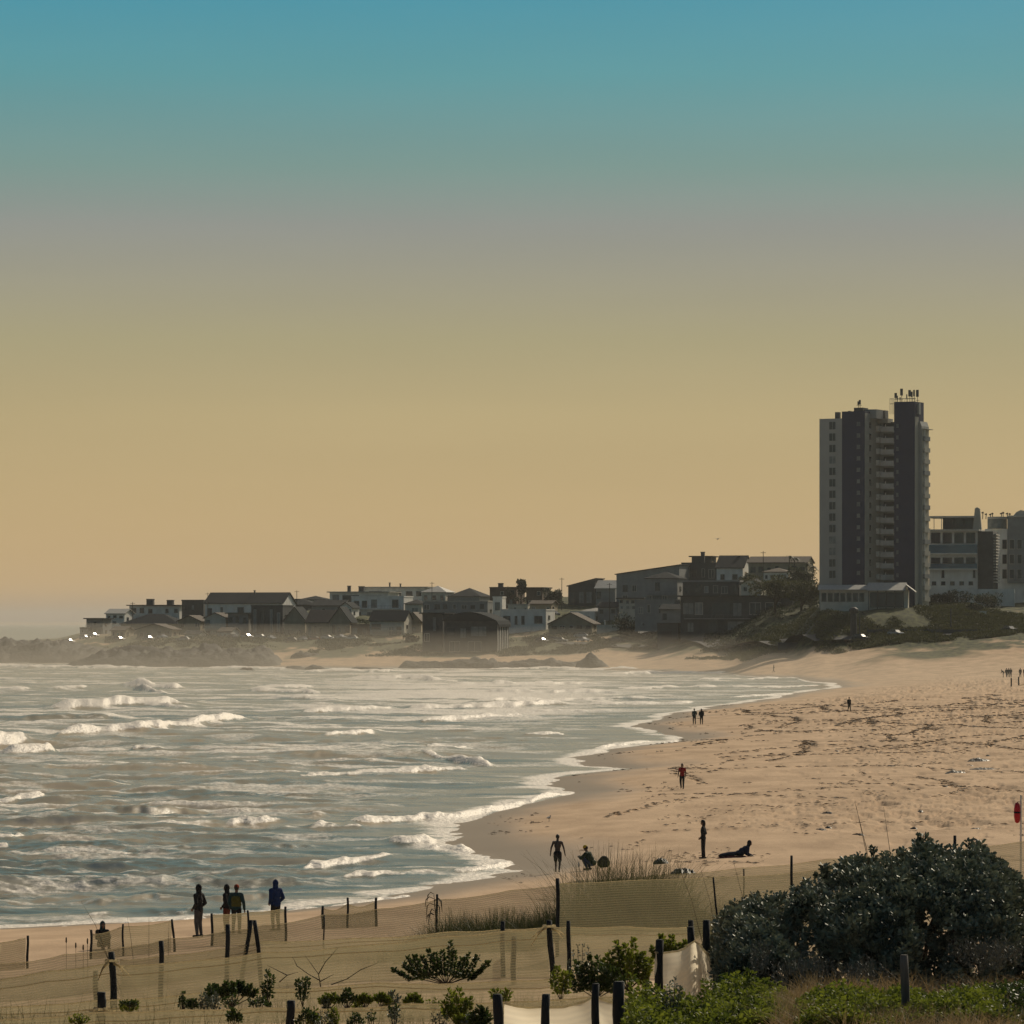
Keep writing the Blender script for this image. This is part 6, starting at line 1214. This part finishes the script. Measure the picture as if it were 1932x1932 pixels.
plant('wide dark green bush of upright leafy stems in front of the broad net', 842, 80, 165, 1783, n=15, leaf=.075, per=150, ybase=1858, tips=[(740, 1830), (762, 1818), (770, 1806), (782, 1802), (796, 1806), (808, 1796), (820, 1802), (834, 1798), (850, 1775), (858, 1795), (872, 1812), (884, 1800), (902, 1804), (922, 1817), (912, 1826)])
plant('round dark green shrub left of the bare twigs', 438, 73.5, 96, 1852, n=12, leaf=.07, per=120, ybase=1900, columns=False)
plant('small green sprig left of the round dark shrub', 398, 73.2, 26, 1848, n=3, leaf=.065, per=60, ybase=1900)
plant('leafy upright shoot with drooping lower leaves', 505, 73, 26, 1832, n=3, leaf=.065, per=90, ybase=1900)
plant('leafy upright shoot beside the short round post', 571, 72.5, 30, 1830, n=3, leaf=.065, per=90, ybase=1900)
plant('tiny green rosette beside the nearest left post', 245, 71, 34, 1888, n=5, leaf=.05, per=30, ybase=1900); plant('low yellow-green tuft at the bottom left', 150, 64, 40, 1914, m='lime', n=5, leaf=.05, per=30, ybase=1935)
for (px, w, yt, lb) in ((620, 40, 1872, 'low green shrub first from the left between the two lowest nets'), (655, 36, 1868, 'low green shrub second from the left between the lowest nets'), (722, 32, 1872, 'low green shrub in the middle between the lowest nets'), (780, 40, 1876, 'low green shrub right of the middle one between the lowest nets'), (688, 26, 1874, 'small green tuft between two low shrubs')):
    plant(lb, px, 72.2, w, yt, m='succ' if px % 2 else 'lime', n=6, leaf=.065, per=60, ybase=1905, columns=False)
plant('tall leafy sprig crossing the lowest net at centre', 862, 66, 60, 1860, m='lime', n=6, leaf=.08, per=70, ybase=1935); plant('leafy sprig low at centre right of the tall sprig', 905, 65, 46, 1900, m='succ', n=5, leaf=.08, per=70, ybase=1945); plant('small sprig beside the double green bush edge', 945, 74, 44, 1862, m='lime', n=5, leaf=.07, per=50, ybase=1900)
plant('leafy bush left of the pale billowing net, lower stems', 1125, 73.5, 110, 1800, n=12, leaf=.085, per=110, m='succ', ybase=1885)
plant('bright leafy bush behind the stub post left of the pale net', 1185, 75.5, 110, 1772, n=12, leaf=.085, per=120, m='lime', ybase=1870)
plant('sprig of leaves right at the top of the bright leafy bush', 1262, 74, 70, 1760, n=6, leaf=.085, per=90, m='lime', ybase=1830, columns=False)
plant('dead-looking dark seed stems left of the bright bush', 1095, 75, 60, 1776, n=6, leaf=.05, per=26, m='bush_leaf', ybase=1870)
plant('dark leafy sprig in front of the lower net near centre', 1058, 72, 50, 1822, n=4, leaf=.085, per=70, m='lime', ybase=1890)
plant('dark forked sprig growing in front of the pale billowing net', 1268, 64, 44, 1842, n=4, leaf=.06, per=34, m='bush_leaf', ybase=1930)
# bright ground shrubs across the bottom
def shrub_mass(label, p0, p1, Y0, Y1, top, m, n, leaf, seed, name='ground_shrub', under='woody'):
    """many short leafy stems over an area; top(px) = outline height in the photo at the middle depth"""
    cx = (p0 + p1) / 2; Yc = (Y0 + Y1) / 2; loc = (XX(cx, Yc), Yc, gzp(cx, Yc)); r = empty(name, loc, 0, label, 'shrub')
    px = rng.uniform(p0, p1, n); Y = rng.uniform(Y0, Y1, n); X = XX(px, Y); g = ground(X, Y); ht = np.array([ZZ(np.interp(p, [a for a, b in top], [b for a, b in top]), Yc) for p in px]) - g
    e = np.clip(1 - ((px - cx) / ((p1 - p0) / 2)) ** 6, 0, 1) ** .5; h = np.clip(ht, .1, 9) * e * (.25 + 1.05 * fbm(X / .55 + seed, Y / .8, 4)) * rng.uniform(.75, 1.12, n)
    C = []; D = []; 
    for q in range(16):
        t = rng.uniform(.35, 1, n); a = rng.uniform(0, 6.28, n); C.append(np.stack([X + np.cos(a) * .02, Y + np.sin(a) * .02, g + h * t], 1)); D.append(np.stack([np.cos(a), np.sin(a), rng.uniform(0, 1, n)], 1))
    leaf_cloud('foliage', np.concatenate(C) - np.array(loc), np.concatenate(D), leaf, leaf * .6, M[m], r, jit=.35)
    b = MB()
    for k in range(0, n, max(1, n // 60)): b.tube([(X[k] - loc[0], Y[k] - loc[1], g[k] - loc[2] - .05), (X[k] - loc[0], Y[k] - loc[1], g[k] - loc[2] + h[k] * .9)], [.012, .004], 5)
    b.build('stem', M['woody'], r)
shrub_mass('bright green ground shrub in front of the pale billowing net, left part', 1170, 1330, 60, 66, [(1170, 1870), (1240, 1872), (1330, 1905)], 'lime', 900, .075, 1)
shrub_mass('bright green ground shrub below the pale net and bush corner', 1300, 1490, 58, 64, [(1300, 1905), (1360, 1868), (1420, 1862), (1490, 1900)], 'lime', 1100, .075, 2)
shrub_mass('darker green shrub tucked under the left foot of the dark bush', 1350, 1450, 63, 67, [(1350, 1850), (1400, 1845), (1450, 1860)], 'succ', 700, .07, 3)
shrub_mass('yellow-green shrub behind the grey timber post', 1650, 1930, 57, 61, [(1650, 1885), (1720, 1872), (1800, 1862), (1930, 1885)], 'lime', 1400, .065, 4)
shrub_mass('small yellow-green shrub among the dry grass', 1500, 1700, 56, 60, [(1500, 1885), (1590, 1866), (1700, 1888)], 'lime', 800, .065, 5)
shrub_mass('green shrub at the bottom right corner', 1850, 2040, 57, 62, [(1830, 1880), (1930, 1872), (2040, 1880)], 'succ', 700, .065, 6)

for i in range(26):
    px = rng.uniform(235, 1000); lo_ = i % 2
    plant('straggly green sprig growing through the lowest nets', px, (72.4 if lo_ else 65.5) + rng.uniform(-.4, .4), rng.uniform(14, 46), (1880 if lo_ else 1905) - rng.uniform(-8, 14), m=('succ', 'lime', 'bush_leaf')[i % 3], n=int(rng.integers(3, 7)), leaf=rng.uniform(.045, .075), per=int(rng.integers(16, 46)), ybase=1912 if lo_ else 1945, columns=bool(i % 3), name='dune_sprig', cat='plant', group='straggly sprigs among the lowest nets')
# the big dark bush
def big_bush():
    top = [(1338, 1800), (1350, 1745), (1370, 1715), (1395, 1700), (1425, 1690), (1480, 1682), (1520, 1664), (1555, 1636), (1580, 1622), (1612, 1614), (1640, 1622), (1670, 1604), (1700, 1612), (1722, 1592), (1745, 1584), (1790, 1598), (1840, 1590), (1865, 1602), (1885, 1628), (1905, 1650), (1932, 1658), (1980, 1660), (2040, 1700), (2100, 1780)]
    Yc = 71.; loc = (XX(1700, Yc), Yc, gzp(1700, Yc)); r = empty('bush', loc, 0, 'large dark grey-green bush of leathery leaves filling the right foreground', 'bush')
    tx = [a for a, b in top]; tz = [ZZ(b, Yc) for a, b in top]
    def shell(n, q0, q1, thr):
        px = rng.uniform(1338, 2100, n); u = rng.uniform(0, 1, n) ** .95; X = XX(px, Yc); g = ground(X, np.full(n, Yc - 4)) - .15
        ztop = np.array([np.interp(p, tx, tz) for p in px]); t = u; lump = fbm(X / .75 + 3, t * 3.2, 3)
        z = g + (ztop - g) * t * (1.0 - .05 * rng.uniform(0, 1, n)); d = np.sqrt(np.clip(1 - t ** 2.2, 0, 1)); Y = Yc - 4.6 * d * rng.uniform(q0, q1, n) - (lump - .5) * 1.5
        back = rng.uniform(0, 1, n) < .18; Y = np.where(back, Yc + 3.5 * d * rng.uniform(.2, 1, n), Y)
        k = (lump + .10 * (t > .9)) > thr; return X[k], Y[k], z[k], t[k]
    X, Y, z, t = shell(9400, .93, 1.04, .45)
    C = []; D = []
    for q in range(11):
        a = rng.uniform(0, 6.28, len(X)); el = rng.uniform(.1, 1.3, len(X)); hh = rng.uniform(-.14, .06, len(X))
        C.append(np.stack([X + np.cos(a) * .02, Y + np.sin(a) * .02, z + hh], 1)); D.append(np.stack([np.cos(a), np.sin(a) - .15, el], 1))
    leaf_cloud('foliage', np.concatenate(C) - np.array(loc), np.concatenate(D), .088, .052, M['bush_leaf'], r, jit=.3, fold=.35)
    X2, Y2, z2, t2 = shell(2600, .55, .85, .0); C = []; D = []
    for q in range(9): a = rng.uniform(0, 6.28, len(X2)); C.append(np.stack([X2, Y2, z2 - rng.uniform(0, .3, len(X2))], 1)); D.append(np.stack([np.cos(a), np.sin(a), rng.uniform(-.3, 1, len(X2))], 1))
    leaf_cloud('inner_foliage', np.concatenate(C) - np.array(loc), np.concatenate(D), .10, .065, M['bush_leaf'], r, jit=.5)
    # shoots sticking out of the top
    C = []; D = []; T = []
    for (px, py) in ((1468, 1690), (1556, 1632), (1560, 1650), (1612, 1618), (1648, 1600), (1742, 1575), (1735, 1584), (1828, 1588), (1850, 1592), (1420, 1690), (1500, 1676), (1880, 1625), (1912, 1645), (1700, 1608), (1580, 1634), (1385, 1702)):
        p = P(px, py, Yc); T.append(p - Vector(loc))
        for q in range(80): a = rng.uniform(0, 6.28); C.append(np.array(p) - np.array(loc) + np.array([math.cos(a) * .02, math.sin(a) * .02, -rng.uniform(0, .42)])); D.append((math.cos(a), math.sin(a), rng.uniform(.2, 1.4)))
    leaf_cloud('top_shoots', C, D, .10, .055, M['bush_leaf'], r, jit=.25, fold=.35)
    b = MB()
    for k in range(70):
        i = rng.integers(0, len(X)); e = Vector((X[i], Y[i], z[i])) - Vector(loc); s_ = Vector((e.x * .7, 0, 0)); b.tube([s_, s_.lerp(e, .5) + Vector((0, 0, .3)), e], [.05, .03, .008], 6)
    for e in T: b.tube([e - Vector((0, 0, .9)), e], [.02, .008], 5)
    b.build('stem', M['woody'], r)
    # silvery low growth in front
    C = []; D = []; n = 900; px = rng.uniform(1420, 1960, n); u = rng.uniform(0, .65, n); Y = 66.3 - 1.6 * rng.uniform(0, 1, n); X = XX(px, Y); g = ground(X, Y); k = fbm(X / .9 + 7, u * 2, 2) > .50; X, Y, g, u = X[k], Y[k], g[k], u[k]
    for q in range(14): a = rng.uniform(0, 6.28, len(X)); C.append(np.stack([X + np.cos(a) * .03, Y, g + .15 + u * 1.0 + rng.uniform(-.15, .1, len(X))], 1)); D.append(np.stack([np.cos(a) * .6, np.sin(a) * .6, rng.uniform(.3, 1.6, len(X))], 1))
    loc2 = (XX(1660, 65), 65., gzp(1660, 65)); o = leaf_cloud('silver_shrub', np.concatenate(C), np.concatenate(D), .06, .016, M['silver_leaf'], None, loc=loc2, jit=.2); tag(o, 'low silvery fine-leaved shrub along the front of the dark bush', 'shrub')
big_bush()
